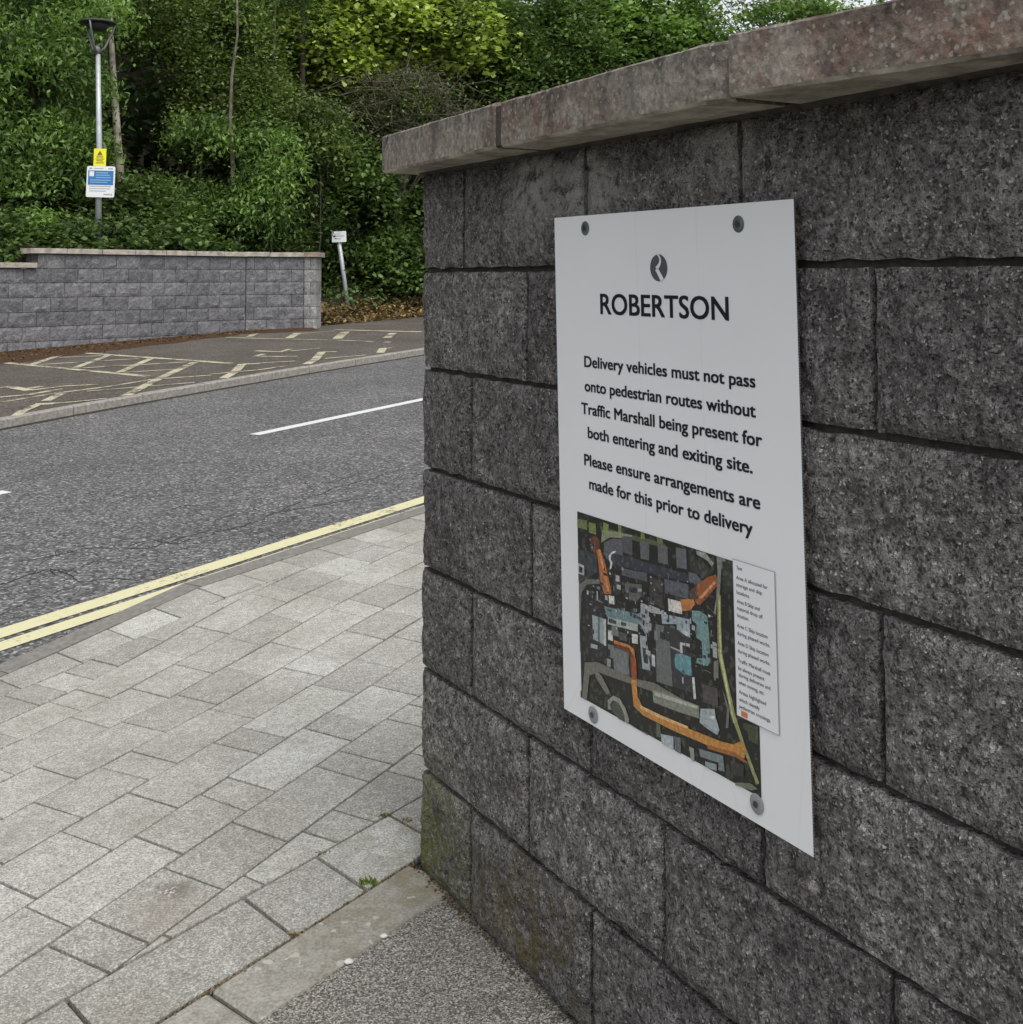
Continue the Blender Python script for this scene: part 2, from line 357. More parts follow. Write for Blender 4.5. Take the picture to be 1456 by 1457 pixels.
# ------------------------------------------------------------------ setting: ground sheets
def strip(us, n0f, n1f, zf, k=1):
    V = []; F = []
    for i, u in enumerate(us):
        for j in range(k + 1):
            n = n0f(u) + (n1f(u) - n0f(u)) * j / k; x, y = xy(u, n); V.append((x, y, zf(u, n)))
    for i in range(len(us) - 1):
        for j in range(k):
            a = i * (k + 1) + j; F.append((a, a + k + 1, a + k + 2, a + 1))
    return V, F
def frange(a, b, st): return [a + (b - a) * i / max(1, round((b - a) / st)) for i in range(max(1, round((b - a) / st)) + 1)]
base_z = lambda off: (lambda u, n: gz(*xy(u, n)) + off)
V = []; F = []
for i in range(21):
    for j in range(21):
        x = -300 + 30 * i; y = -300 + 30 * j; V.append((x, y, gz(x, y) - .22))
for i in range(20):
    for j in range(20): a = i * 21 + j; F.append((a, a + 21, a + 22, a + 1))
tag(link('ground', mesh('ground', V, F, M['ground'])), kind='structure')

def far_edge(u):      # the far kerb, a long gentle curve
    pts = [(-60, 4.5), (0, 8.3), (4, 9.22), (6.33, 9.66), (7.59, 9.85), (9.12, 10.03), (10.99, 10.2), (13.26, 10.31), (20, 10.4), (80, 10.6)]
    for (a, b), (c, d) in zip(pts, pts[1:]):
        if u <= c: return b + (d - b) * (u - a) / (c - a)
    return 10.6
V, F = strip(frange(-50, 70, 1.0), lambda u: 4.04, lambda u: far_edge(u) - .06, base_z(ROAD), 8)
road = tag(link('road', mesh('road', V, F, M['road'])), kind='structure')
def mark(name, pts, width, zoff, mat, parent):
    """painted stripe through (x, y) points"""
    P = [Vector(p) for p in pts]; V = []; F = []
    fine = [P[0]]
    for a, b in zip(P, P[1:]):
        k = max(1, int((b - a).length / .8))
        fine += [a + (b - a) * (i + 1) / k for i in range(k)]
    for i, p in enumerate(fine):
        d = (fine[min(i + 1, len(fine) - 1)] - fine[max(i - 1, 0)]).normalized(); n = Vector((-d.y, d.x)) * width / 2
        for q in (p - n, p + n): V.append((q.x, q.y, gz(q.x, q.y) + zoff))
    for i in range(len(fine) - 1): F.append((2 * i, 2 * i + 2, 2 * i + 3, 2 * i + 1))
    return put(name, V, F, mat, parent)
mark('yellow_line', [xy(-30, 4.358), xy(40, 4.358)], .112, ROAD + .004, M['yellow'], road)
mark('yellow_line', [xy(-30, 4.212), xy(40, 4.212)], .098, ROAD + .004, M['yellow'], road)
mark('centre_line', [(-2.116, 9.78), (-.88, 11.763), (-.20, 12.86)], .115, ROAD + .004, M['white'], road)
mark('centre_line', [(-5.2, 4.83), (-3.25, 7.69)], .115, ROAD + .004, M['white'], road)
mark('centre_line', [(2.1, 16.5), (4.2, 19.9)], .115, ROAD + .004, M['white'], road)

CRACKS = [[(-2.71, 5.85), (-2.53, 5.91), (-2.36, 5.96), (-2.26, 6.11), (-2.11, 6.16), (-1.87, 6.11), (-1.76, 6.29), (-1.63, 6.48)] ,
[(-2.51, 5.42), (-2.36, 5.52), (-2.3, 5.61), (-2.23, 5.78), (-2.11, 5.69), (-1.99, 5.52), (-1.9, 5.57), (-1.76, 5.54)] ,
[(-1.62, 6.41), (-1.46, 6.56), (-1.37, 6.84), (-1.24, 7.23), (-1.1, 7.56), (-0.93, 7.78), (-0.73, 8.11)] ,
[(-2.23, 5.78), (-2.15, 5.65)] ,
[(-2.0, 6.99), (-1.97, 7.13), (-1.82, 7.11)] ,
[(-1.98, 6.16), (-1.9, 6.3), (-1.75, 6.2), (-1.6, 6.36)] ,
[(-1.37, 6.84), (-1.15, 7.01), (-1.0, 7.15), (-0.79, 7.25)] ,]
M['crack'] = simple('crack_shadow_filled', (.022, .021, .020, 1), 1, 60, .3, 0)
for pts in CRACKS:
    P = [Vector(p) for p in pts]; f = []
    for a, b in zip(P, P[1:]):
        k = max(2, int((b - a).length / .035)); d = (b - a).normalized(); nn = Vector((-d.y, d.x))
        for i in range(k): q = a.lerp(b, i / k); f.append(q + nn * .035 * noise.noise(Vector((q.x * 9, q.y * 9, 1))) + nn * random.uniform(-.006, .006))
    f.append(P[-1]); V = []; F = []
    for i, q in enumerate(f):
        d = (f[min(i + 1, len(f) - 1)] - f[max(i - 1, 0)]).normalized(); nn = Vector((-d.y, d.x)) * max(.0008, .0042 + .004 * noise.noise(Vector((q.x * 6, q.y * 6, 7)))) * (.2 if i in (0, len(f) - 1) else 1)
        for r in (q - nn, q + nn): V.append((r.x, r.y, gz(r.x, r.y) + ROAD + .0015))
    for i in range(len(f) - 1): F.append((2 * i, 2 * i + 2, 2 * i + 3, 2 * i + 1))
    put('crack', V, F, M['crack'], road)
def crack(pts, w0=.0028):
    P = [Vector(p) for p in pts]; f = []
    for a, b in zip(P, P[1:]):
        k = max(2, int((b - a).length / .03)); d = (b - a).normalized(); nn = Vector((-d.y, d.x))
        for i in range(k): q = a.lerp(b, i / k); f.append(q + nn * random.uniform(-.011, .011))
    f.append(P[-1]); V = []; F = []
    for i, q in enumerate(f):
        d = (f[min(i + 1, len(f) - 1)] - f[max(i - 1, 0)]).normalized(); nn = Vector((-d.y, d.x)) * w0 * random.uniform(.15, 1)
        for r in (q - nn, q + nn): V.append((r.x, r.y, gz(r.x, r.y) + ROAD + .0012))
    for i in range(len(f) - 1): F.append((2 * i, 2 * i + 2, 2 * i + 3, 2 * i + 1))
    return V, F
fine = []
for i in range(150):
    u = random.uniform(.5, 10); n = 4.45 + abs(random.gauss(0, .75)); a = random.choice((0, 0, 1)) * 1.3 + random.gauss(0, .35); P = [Vector(xy(u, n))]
    for j in range(random.randint(3, 7)): a += random.gauss(0, .45); u += .09 * math.cos(a); n += .09 * math.sin(a) * .8; P.append(Vector(xy(u, max(n, 4.45))))
    fine.append(crack(P))
V, F = join(fine); tag(put('fine_cracks', V, F, M['crack'], road), kind='stuff')
mark('kerb_face_shade', [xy(u, far_edge(u) - .11) for u in frange(-8, 24, .7)], .085, ROAD + .003, M['joint'], road)  # painted shade of the kerb face: dark strip borrowing the joint colour
# far kerb: low dropped stones with a pale top, then the parking area
PK = -.02
V, F = strip(frange(-30, 60, .75), lambda u: far_edge(u) + .04, lambda u: max(far_edge(u) + 5, 22 if u > -14 else 15), base_z(PK), 3)
park = tag(link('parking_area', mesh('parking_area', V, F, M['parking'])), kind='structure')
kerbf = tag(empty('far_kerb'), kind='structure')
M['kerb_top'] = simple('worn_kerb_top', (.24, .225, .20, 1), .9, 30, .3, .003)
def kerb_stone(name, u0, u1, nf0, nf1, ztop, zbot, mat, parent):
    V = []; g = .004
    for u in (u0 + g, u1 - g):
        a, b = nf0(u), nf1(u)
        for n, z in ((a, zbot(u)), (a, ztop(u) - .012), (a + .012, ztop(u)), (b, ztop(u)), (b, zbot(u))):
            x, y = xy(u, n); V.append((x, y, gz(x, y) + z))
    F = [(i, i + 1, i + 6, i + 5) for i in range(4)] + [(4, 3, 2, 1, 0), (5, 6, 7, 8, 9)]
    return put(name, V, F, mat, parent)
for i in range(-8, 34):
    u = 5.3 + i * .915
    if -4 < u < 30: kerb_stone('kerb_stone', u, u + .915, lambda t: far_edge(t) - .06, lambda t: far_edge(t) + .04, lambda t: PK + .004 + random.uniform(-.003, .003), lambda t: -.16, M['kerb_top'], kerbf)
    elif u >= 30: pass
BAY = [(.1,[(-7.06, 16.35), (-4.27, 13.91)]),(.09,[(-6.41, 15.83), (-6.54, 16.99), (-6.6, 17.82)]),(.09,[(-5.59, 15.15), (-5.78, 17.0)]),(.09,[(-4.78, 14.44), (-4.95, 16.27)]),
(.1,[(-3.91, 12.04), (-4.04, 13.56), (-4.15, 15.51)]),(.1,[(-6.26, 17.48), (-3.95, 15.55)]),(.07,[(-6.43, 16.85), (-5.87, 16.96)]),(.07,[(-6.29, 15.8), (-5.13, 16.32)]),(.07,[(-5.48, 15.16), (-4.27, 15.6)]),
(.06,[(-4.72, 14.42), (-4.14, 14.66)]),(.07,[(-5.07, 11.78), (-4.76, 12.46), (-4.42, 12.89), (-4.1, 13.57), (-3.51, 13.85)]),(.08,[(-5.26, 12.2), (-5.02, 12.39), (-4.87, 12.82)]),
(.11,[(-5.64, 13.16), (-5.5, 13.09), (-5.17, 12.76)]),(.07,[(-5.17, 12.76), (-4.92, 13.09), (-4.58, 13.15)]),(.1,[(-5.26, 12.94), (-5.18, 13.12)]),(.08,[(-4.48, 10.75), (-4.55, 11.06), (-4.59, 11.47)]),
(.12,[(-4.63, 11.53), (-4.45, 11.56)]),(.09,[(-4.62, 11.79), (-4.7, 12.38)]),(.05,[(-4.49, 11.53), (-4.18, 11.72), (-4.05, 11.86)]),(.05,[(-4.48, 12.52), (-3.75, 12.95), (-3.5, 13.08)]),
(.1,[(-3.94, 15.53), (-3.61, 15.25)]),(.08,[(-4.81, 19.98), (-3.93, 19.37), (-3.45, 19.12)]),(.06,[(-3.45, 19.12), (-2.69, 18.66), (-2.11, 18.19)]),(.07,[(-3.69, 20.4), (-3.11, 20.87)]),
(.11,[(-3.15, 21.14), (-1.52, 20.02)]),(.1,[(-4.43, 20.01), (-4.53, 21.3)]),(.12,[(-3.65, 19.43), (-3.72, 20.58)]),(.14,[(-2.8, 18.99), (-2.89, 20.62)]),(.12,[(-1.99, 18.86), (-2.0, 19.96)]),
(.1,[(-2.57, 14.85), (-2.56, 15.44), (-2.66, 16.63)]),(.08,[(-2.66, 16.63), (-2.45, 16.59)]),(.1,[(-1.8, 16.2), (-1.84, 16.96)]),(.08,[(-1.84, 16.96), (-1.72, 16.94)]),(.1,[(-3.27, 13.45), (-3.29, 14.05), (-3.43, 15.11)]),
(.09,[(-3.43, 15.11), (-3.2, 15.07)]),(.1,[(-3.69, 17.1), (-3.28, 16.81), (-3.22, 17.26)]),(.08,[(-3.45, 16.52), (-3.52, 16.22), (-3.13, 16.05), (-2.9, 16.04)]),(.06,[(-3.15, 16.89), (-2.78, 17.25)]),
(.06,[(-3.54, 13.95), (-3.05, 14.3), (-2.8, 14.7)]),(.06,[(-3.25, 15.16), (-2.8, 15.32)]),(.06,[(-2.46, 15.6), (-1.96, 15.95)]),(.1,[(-1.95, 18.06), (-1.84, 18.02)])]
for i, (wd, p) in enumerate(BAY):
    mark('bay_marking', p, wd * 1.12, PK + .004 + .0006 * (i % 5), M['bay'], park)

# ------------------------------------------------------------------ pavement: bedding, slabs, border, kerb, edging
def bord_in(u): return 1.985 - .0787 * (u - 1.37)
def bord_out(u): return 1.765 - .0787 * (u - 1.6)
def conc_out(u): return 1.612 - .0900 * (u - 1.6)
V, F = strip(frange(-12, 30, .3), lambda u: conc_out(u) + .02 if u < 2.3 else -1.2, lambda u: 3.95, lambda u, n: pave_z(u, n) - .014, 14)
pav = tag(link('pavement', mesh('pavement', V, F, M['joint'])), kind='structure')
def clip(poly, a, b, c):       # keep a*u + b*n <= c
    out = []
    for i in range(len(poly)):
        p, q = poly[i], poly[(i + 1) % len(poly)]; dp = a * p[0] + b * p[1] - c; dq = a * q[0] + b * q[1] - c
        if dp <= 0: out.append(p)
        if dp * dq < 0: t = dp / (dp - dq); out.append((p[0] + t * (q[0] - p[0]), p[1] + t * (q[1] - p[1])))
    return out
def area(p): return abs(sum(p[i][0] * p[(i + 1) % len(p)][1] - p[(i + 1) % len(p)][0] * p[i][1] for i in range(len(p)))) / 2
def inset(p, d):
    """shrink a convex polygon by d"""
    s = sum(p[i][0] * p[(i + 1) % len(p)][1] - p[(i + 1) % len(p)][0] * p[i][1] for i in range(len(p)))
    if s < 0: p = p[::-1]
    q = list(p)
    for i in range(len(p)):
        a, b = p[i], p[(i + 1) % len(p)]; ex, ey = b[0] - a[0], b[1] - a[1]; l = math.hypot(ex, ey)
        if l < 1e-6: continue
        nx, ny = ey / l, -ex / l
        q = clip(q, nx, ny, nx * a[0] + ny * a[1] - d)
        if len(q) < 3: return None
    return q
def dedupe(p):
    o = []
    for q in p:
        if not o or math.hypot(q[0] - o[-1][0], q[1] - o[-1][1]) > .004: o.append(q)
    if len(o) > 2 and math.hypot(o[0][0] - o[-1][0], o[0][1] - o[-1][1]) <= .004: o.pop()
    return o
def slab(name, poly, mat, parent, gap=.0038, lift=.0, thick=.05, ch=.0022):
    poly = dedupe(poly)
    if len(poly) < 3 or area(poly) < .0007: return None
    a = inset(poly, gap); 
    if not a or len(a) < 3: return None
    a = dedupe(a); 
    if len(a) < 3: return None
    cu = sum(p[0] for p in a) / len(a); cn = sum(p[1] for p in a) / len(a)
    ex = max(math.hypot(p[0] - cu, p[1] - cn) for p in a)
    k = 1 - ch / ex * 1.6
    tilt = (random.uniform(-.006, .006), random.uniform(-.006, .006)); dz = random.uniform(-.0012, .0012) + lift
    V = []; n = len(a)
    for ring, (s, z) in enumerate(((1, -thick), (1, -ch), (k, 0))):
        for p in a:
            pu, pn = cu + (p[0] - cu) * s, cn + (p[1] - cn) * s; x, y = xy(pu, pn)
            V.append((x, y, pave_z(pu, pn) + z + dz + (pu - cu) * tilt[0] + (pn - cn) * tilt[1]))
    F = [tuple(2 * n + i for i in range(n))]
    for r in (0, 1): F += [(r * n + i, r * n + (i + 1) % n, (r + 1) * n + (i + 1) % n, (r + 1) * n + i) for i in range(n)]
    return put(name, V, F, mat, parent)
ROWB = [((3.0, 3.80), (3.92, 3.93)), ((3.3, 3.609), (3.92, 3.705)), ((3.06, 3.358), (4.36, 3.528)), ((2.86, 3.118), (4.24, 3.30)), ((2.74, 2.89), (3.93, 3.045)), ((2.42, 2.638), (3.6, 2.804)),
        ((2.21, 2.412), (3.3, 2.56)), ((1.45, 2.152), (2.98, 2.32)), ((1.84, 2.003), (2.69, 2.095)), ((1.84, 1.803), (2.69, 1.895))]
def rown(i, u): a, b = ROWB[i]; return a[1] + (b[1] - a[1]) * (u - a[0]) / (b[0] - a[0])
RJ = [[(2.692, -.08), (2.808, -.08), (3.035, -.06)], [(2.588, -.09), (2.944, -.14), (3.181, -.06), (3.53, -.08), (3.662, -.14), (3.918, -.08)],
      [(2.40, -.08), (2.66, -.08), (2.87, -.08), (3.134, -.11), (3.38, -.15), (3.632, -.09), (3.86, -.07), (4.115, -.05)], [(2.097, -.06), (2.438, -.04), (2.67, -.08), (2.91, -.1), (3.158, -.09), (3.518, -.11), (3.652, -.14), (3.908, -.1)],
      [(1.941, -.04), (2.169, -.02), (2.283, -.05), (2.62, -.04), (2.984, -.05), (3.106, -.09), (3.358, -.08), (3.608, -.1)], [(1.644, .0), (1.865, 0), (2.09, 0), (2.423, -.01), (2.541, -.05), (2.902, -.06), (3.147, -.09)],
      [(1.614, .02), (1.939, .02), (2.166, -.02), (2.278, .03), (2.618, .02), (2.74, 0)], [(1.553, .03), (1.658, .03), (1.878, .03), (2.106, 0), (2.445, 0), (2.553, .03)], [(1.70, .03), (1.94, -.05), (2.165, .03), (2.282, .01)]]
for r, js in enumerate(RJ):
    js = sorted(js); lo, hi = (.45, 5.6) if r < 7 else (.45, 4.4)
    while js[0][0] > lo: js.insert(0, (js[0][0] - random.choice((.12, .24, .24, .35)), js[0][1]))
    while js[-1][0] < hi: js.append((js[-1][0] + random.choice((.12, .24, .24, .35)), js[-1][1]))
    for (ua, ka), (ub, kb) in zip(js, js[1:]):
        mid = (rown(r, ua) + rown(r + 1, ua)) / 2
        pt = lambda i, u, k: (u + k * (mid - rown(i, u)), rown(i, u))
        poly = [pt(r, ua, ka), pt(r, ub, kb), pt(r + 1, ub, kb), pt(r + 1, ua, ka)]
        poly = clip(poly, 0, 1, 3.705); poly = clip(poly, -.0787, -1, -1.985 - .0787 * 1.37)
        if len(poly) >= 3: slab('paver', poly, M['paver'], pav)
ks = [.2, .45, .68, .92, 1.15, 1.39, 1.62, 1.86, 2.09, 2.32, 2.55, 2.80, 3.025, 3.25, 3.48, 3.72, 3.965, 4.205, 4.44, 4.67, 4.91, 5.15, 5.4, 5.63]
for a, b in zip(ks, ks[1:]):
    slab('paver', [(a - .02, 3.705), (b - .02, 3.705), (b + .02, 3.913), (a + .02, 3.913)], M['paver'], pav)
bs = [.53, .84, 1.15, 1.435, 1.845, 2.055, 2.30, 2.62, 2.93]
bs = [.55, .86, 1.15, 1.44, 1.86, 2.07, 2.31, 2.62]
for i, (a, b) in enumerate(zip([.27] + bs, bs)):
    slab('paver', [(a + .02, bord_in(a + .02)), (b + .02, bord_in(b + .02)), (b - .03, bord_out(b - .03)), (a - .03, bord_out(a - .03))], M['paver'], pav, gap=.0045)
# concrete edging between the slabs and the tarmac
edg = tag(empty('concrete_edging', (-.45, 2.45, .055)), kind='structure')
es = [-.20, .72, 1.62, 2.175]
for a, b in zip(es, es[1:]):
    e0 = -.02 if b < 2.1 else .0
    slab('edging_stone', [(a, bord_out(a)), (b, bord_out(b)), (b + e0, conc_out(b)), (a - .02, conc_out(a - .02))], M['edging'], edg, gap=.004, thick=.08, ch=.006)
# near kerb
kerbn = tag(empty('near_kerb'), kind='structure')
kb = [-3.6, -2.7, -1.8, -.9, 0, .87, 1.75, 2.62, 3.52, 4.43, 5.34, 6.26, 7.17, 8.09, 9.0, 9.9, 10.8, 11.7]
for a, b in zip(kb, kb[1:]):
    kerb_stone('kerb_stone', a, b, lambda u: 4.04, lambda u: 3.918, lambda u: kerb_drop(u), lambda u: -.2, M['kerb'], kerbn) if False else None
    V = []
    for u in (a + .003, b - .003):
        for n, z in ((4.04, -.2), (4.036, kerb_drop(u) - .014), (4.022, kerb_drop(u)), (3.918, kerb_drop(u)), (3.918, -.2)):
            x, y = xy(u, n); V.append((x, y, gz(x, y) + z))
    F = [(i, i + 5, i + 6, i + 1) for i in range(4)] + [(0, 1, 2, 3, 4), (9, 8, 7, 6, 5)]
    put('kerb_stone', V, F, M['kerb'], kerbn)
# chip tarmac on this side of the edging
V, F = strip(frange(-9, 2.15, .25), lambda u: -6.0, lambda u: conc_out(u) + .004, base_z(-.003), 10)
tag(link('tarmac_path', mesh('tarmac_path', V, F, M['tarmac'])), kind='structure')
V2, F2 = strip(frange(2.15, 2.6, .15), lambda u: -6.0, lambda u: 1.60 - (u - 2.15) * 2.2, base_z(-.003), 10)
tag(link('tarmac_path', mesh('tarmac_path', V2, F2, M['tarmac'])), kind='structure')

# ------------------------------------------------------------------ near wall
PHI = -1.04834051; WD = 1.19203716
TW = Vector((math.cos(PHI), math.sin(PHI), 0)); NW = Vector((-math.sin(PHI), math.cos(PHI), 0))
def wp(s, off, z): p = TW * s + NW * (WD + off); return Vector((p.x, p.y, z + EYE))
ZT = .2439
wall = empty('block_wall', tuple(wp(-2.48, 0, -1.32)))
tag(wall, 'tall wall of dark grey split-face blocks with a brown concrete coping, carrying the white notice board', 'wall')
def rock_block(s0, s1, z0, z1, depth, amp, fr, nx, nz, seed, mat, parent, end=0, name='block'):
    """split-face block; fr(s, out, z) -> world point; end=1: its left end is a broken corner too"""
    V = []; F = []; o = Vector((seed * 3.17, seed * 1.3, seed * .7))
    for j in range(nz + 1):
        for i in range(nx + 1):
            a, b = i / nx, j / nz; s = s0 + (s1 - s0) * a; z = z0 + (z1 - z0) * b
            e = min(min(a, 1 - a) * (s1 - s0), min(b, 1 - b) * (z1 - z0)) / .028; e = min(1, e); e = e * (2 - e)
            q = Vector((s * 5, z * 5, 0)) + o
            h = .55 * noise.noise(q * 1.1) + .35 * noise.noise(q * 2.7) + .30 * abs(noise.noise(q * 5.5)) + .22 * noise.noise(q * 11) + .13 * noise.noise(q * 23)
            out = amp * (.25 * e + .9 * h * (.25 + .75 * e))
            ds = 0; dz = 0
            if i in (0, nx) or j in (0, nz):
                k = .0042
                if i in (0, nx): ds = k * noise.noise(Vector((z * 30, seed, 1)))
                if j in (0, nz): dz = k * noise.noise(Vector((s * 22, seed, 2)))
            if end and i == 0: ds += .010 * noise.noise(Vector((z * 14, seed * 5.1, 3))) - .001; out -= .006
            V.append(fr(s + ds, -out, z + dz))
    nf = (nx + 1) * (nz + 1)
    idx = lambda i, j: j * (nx + 1) + i
    for j in range(nz):
        for i in range(nx): F.append((idx(i, j), idx(i + 1, j), idx(i + 1, j + 1), idx(i, j + 1)))
    ring = [idx(i, 0) for i in range(nx + 1)] + [idx(nx, j) for j in range(1, nz + 1)] + [idx(i, nz) for i in range(nx - 1, -1, -1)] + [idx(0, j) for j in range(nz - 1, 0, -1)]
    for k in ring:
        j, i = divmod(k, nx + 1); s = s0 + (s1 - s0) * i / nx; z = z0 + (z1 - z0) * j / nz
        V.append(fr(s + (.004 * noise.noise(Vector((z * 14, seed * 5.1, 9))) if (end and i == 0) else 0), depth, z))
    n = len(ring)
    for k in range(n): F.append((ring[k], nf + k, nf + (k + 1) % n, ring[(k + 1) % n]))
    F.append(tuple(nf + k for k in range(n - 1, -1, -1)))
    ob = put(name, V, F, mat, parent)
    return ob
ROWS = [[-2.277, -1.795, -1.373, -.873, -.42, .03], [-2.008, -1.56, -1.115, -.665, -.21, .24], [-2.243, -1.79, -1.34, -.845, -.40, .05], [-1.995, -1.55, -1.1125, -.66, -.21, .24],
        [-2.241, -1.79, -1.344, -.87, -.42, .03], [-2.008, -1.582, -1.105, -.66, -.21, .24], [-2.246, -1.79, -1.33, -.87, -.42, .03], [-2.008, -1.57, -1.11, -.66, -.21, .24]]
SE = -2.478; n_ = 0
for r, js in enumerate(ROWS):
    ed = [SE] + js + [.5]
    for i, (a, b) in enumerate(zip(ed, ed[1:])):
        n_ += 1; g = .0052
        z1 = ZT - .225 * r - (.0055 if r else .004); z0 = ZT - .225 * (r + 1) + .0055
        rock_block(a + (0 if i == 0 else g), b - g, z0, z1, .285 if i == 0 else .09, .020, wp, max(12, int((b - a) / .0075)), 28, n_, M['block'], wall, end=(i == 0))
V = [wp(s, o, z) for s in (SE + .012, .5) for o, z in ((.012, -1.9), (.012, .243), (.27, .243), (.27, -1.9))]
put('mortar', V, [(0, 4, 5, 1), (1, 5, 6, 2), (2, 6, 7, 3), (0, 1, 2, 3), (7, 6, 5, 4)], M['mortar'], wall)
def coping_stone(s0, s1, o0, o1, zb, T, back, fr, mat, parent, chip=0, nx=26, rough=.0013, seed=0, dz1=0.0, name='coping_stone'):
    V = []; F = []; prof = [(0, .004), (0, 0)]
    ring = []
    cols = nx + 1
    def pt(i, k):
        t = i / nx; s = s0 + (s1 - s0) * t; o = o0 + (o1 - o0) * t; zz = zb + dz1 * t
        if chip and s > s1 - chip: o += (s - (s1 - chip)) * .55
        w = lambda q, a: a * noise.noise(Vector((s * 16 + seed * 7.7, q * 9.1, seed)))
        P = [(back, zz), (o + .005, zz + w(1, rough)), (o, zz + .005 + w(2, rough)), (o + w(5, rough), zz + T * .5), (o + w(6, rough), zz + T - .005 + w(3, rough * 1.6)), (o + .006, zz + T + w(4, rough * 1.6)), (back, zz + T)]
        q = P[k]; return fr(s, q[0], q[1])
    for i in range(cols):
        for k in range(7): V.append(pt(i, k))
    for i in range(nx):
        for k in range(7): F.append((i * 7 + k, i * 7 + (k + 1) % 7, (i + 1) * 7 + (k + 1) % 7, (i + 1) * 7 + k))
    F.append(tuple(range(6, -1, -1))); F.append(tuple(nx * 7 + k for k in range(7)))
    F = [f[::-1] for f in F]
    return put(name, V, F, mat, parent)
CB = .2465; CT = .0875
for k, (a, b, o0, o1, ch, dz) in enumerate([(-2.53, -1.945, -.084, -.108, 0, .0), (-1.926, -1.262, -.106, -.128, .042, .0), (-1.234, -.62, -.139, -.040, 0, .000), (-.61, .0, -.08, -.09, 0, 0), (.01, .62, -.085, -.08, 0, 0)]):
    c = coping_stone(a, b, o0, o1, CB, CT if k < 3 else CT, .34, wp, M['coping'], wall, chip=ch, seed=k + 1, dz1=dz)
for sj, wj, oj in ((-1.9355, .011, -.108), (-1.248, .016, -.112), (-.615, .007, -.06), (.005, .007, -.07)):
    V = [wp(s, o, z) for s in (sj - wj, sj + wj) for o, z in ((oj + .0015, CB + .004), (oj + .0015, CB + CT - .008), (.33, CB + CT - .010), (.33, CB + .004))]
    put('joint_mortar', V, [(0, 4, 5, 1), (1, 5, 6, 2), (2, 6, 7, 3), (3, 7, 4, 0)], M['mortar'], wall)
V = [wp(s, o, z) for s in (-2.49, .5) for o, z in ((.006, .236), (-.012, .2475), (.25, .2475), (.25, .236))]
put('bed_joint', V, [(0, 4, 5, 1), (1, 5, 6, 2), (0, 1, 2, 3), (7, 6, 5, 4)], M['mortar'], wall)

# ------------------------------------------------------------------ notice board on the near wall
QD = [(-1.8712, .1130), (-1.2368, .1109), (-1.2182, -.7807), (-1.8444, -.7765)]; OFF = -.022
BW, BH = 636., 900.
def bp(mx, my, lift=0.0):
    a, b = mx / BW, my / BH
    s = (QD[0][0] * (1 - a) + QD[1][0] * a) * (1 - b) + (QD[3][0] * (1 - a) + QD[2][0] * a) * b
    z = (QD[0][1] * (1 - a) + QD[1][1] * a) * (1 - b) + (QD[3][1] * (1 - a) + QD[2][1] * a) * b
    bow = 0 * .004 * math.sin(a * math.pi) * (b ** 3)
    return wp(s, OFF - lift + bow, z)
board = empty('notice_board', tuple(bp(0, BH)))
tag(board, 'large white notice board with black lettering and an aerial map on the near wall', 'sign')
nx, ny = 12, 18
V = [bp(BW * i / nx, BH * j / ny) for j in range(ny + 1) for i in range(nx + 1)]
F = [(j * (nx + 1) + i, (j + 1) * (nx + 1) + i, (j + 1) * (nx + 1) + i + 1, j * (nx + 1) + i + 1) for j in range(ny) for i in range(nx)]
k0 = len(V)
V += [bp(BW * i / nx, BH * j / ny, -.003) for j in range(ny + 1) for i in range(nx + 1)]
F += [tuple(k0 + q for q in f[::-1]) for f in F]
for i in range(nx):
    a, b = i, i + 1; F.append((a, b, k0 + b, k0 + a)); a, b = ny * (nx + 1) + i, ny * (nx + 1) + i + 1; F.append((b, a, k0 + a, k0 + b))
for j in range(ny):
    a, b = j * (nx + 1), (j + 1) * (nx + 1); F.append((b, a, k0 + a, k0 + b))
put('panel', V, F, M['board'], board)
V = []; F = []
for j in range(ny + 1): V += [bp(BW, BH * j / ny), bp(BW, BH * j / ny, -.003)]
for j in range(ny): F.append((2 * j, 2 * j + 2, 2 * j + 3, 2 * j + 1))
put('fluted_edge', V, F, M['flute'], board)
def text_mesh(name, s, x0, x1, ybase, cap, mat, parent, bold=.0, lift=.0006, fr=bp, spacing=1.0):
    cu = bpy.data.curves.new(name, 'FONT'); cu.body = s; cu.size = 1; cu.offset = 0; cu.space_character = spacing; cu.resolution_u = 4
    o = bpy.data.objects.new(name, cu); COL.objects.link(o)
    me = o.to_mesh()
    v = np.empty(len(me.vertices) * 3); me.vertices.foreach_get('co', v); v = v.reshape(-1, 3)
    faces = [tuple(p.vertices) for p in me.polygons]
    o.to_mesh_clear(); bpy.data.objects.remove(o); bpy.data.curves.remove(cu)
    lo, hi = v[:, 0].min(), v[:, 0].max()
    sc = cap / .729
    b = bold * cap
    sh = [(0, 0)] if not b else [(-b, -b * .5), (b, -b * .5), (-b, b * .5), (b, b * .5)]
    parts = [([fr(x0 + b + (p[0] - lo) / (hi - lo) * (x1 - x0 - 2 * b) + dx, ybase - p[1] * sc + dy, lift + i * .00002) for p in v], faces) for i, (dx, dy) in enumerate(sh)]
    V, F = join(parts)
    return put(name, V, F, mat, parent)
text_mesh('lettering', 'ROBERTSON', 147, 491, 176.5, 37.5, M['ink'], board, .030)
for s, x0, x1, yb in [('Delivery vehicles must not pass', 92, 546, 273), ('onto pedestrian routes without', 91.5, 545, 316.5), ('Traffic Marshall being present for', 79, 557, 357.5), ('both entering and exiting site.', 98.6, 534.5, 399),
                      ('Please ensure arrangements are', 85, 549, 448.5), ('made for this prior to delivery', 99.5, 531, 489)]:
    text_mesh('lettering', s, x0, x1, yb, 20.5, M['ink'], board, .043)
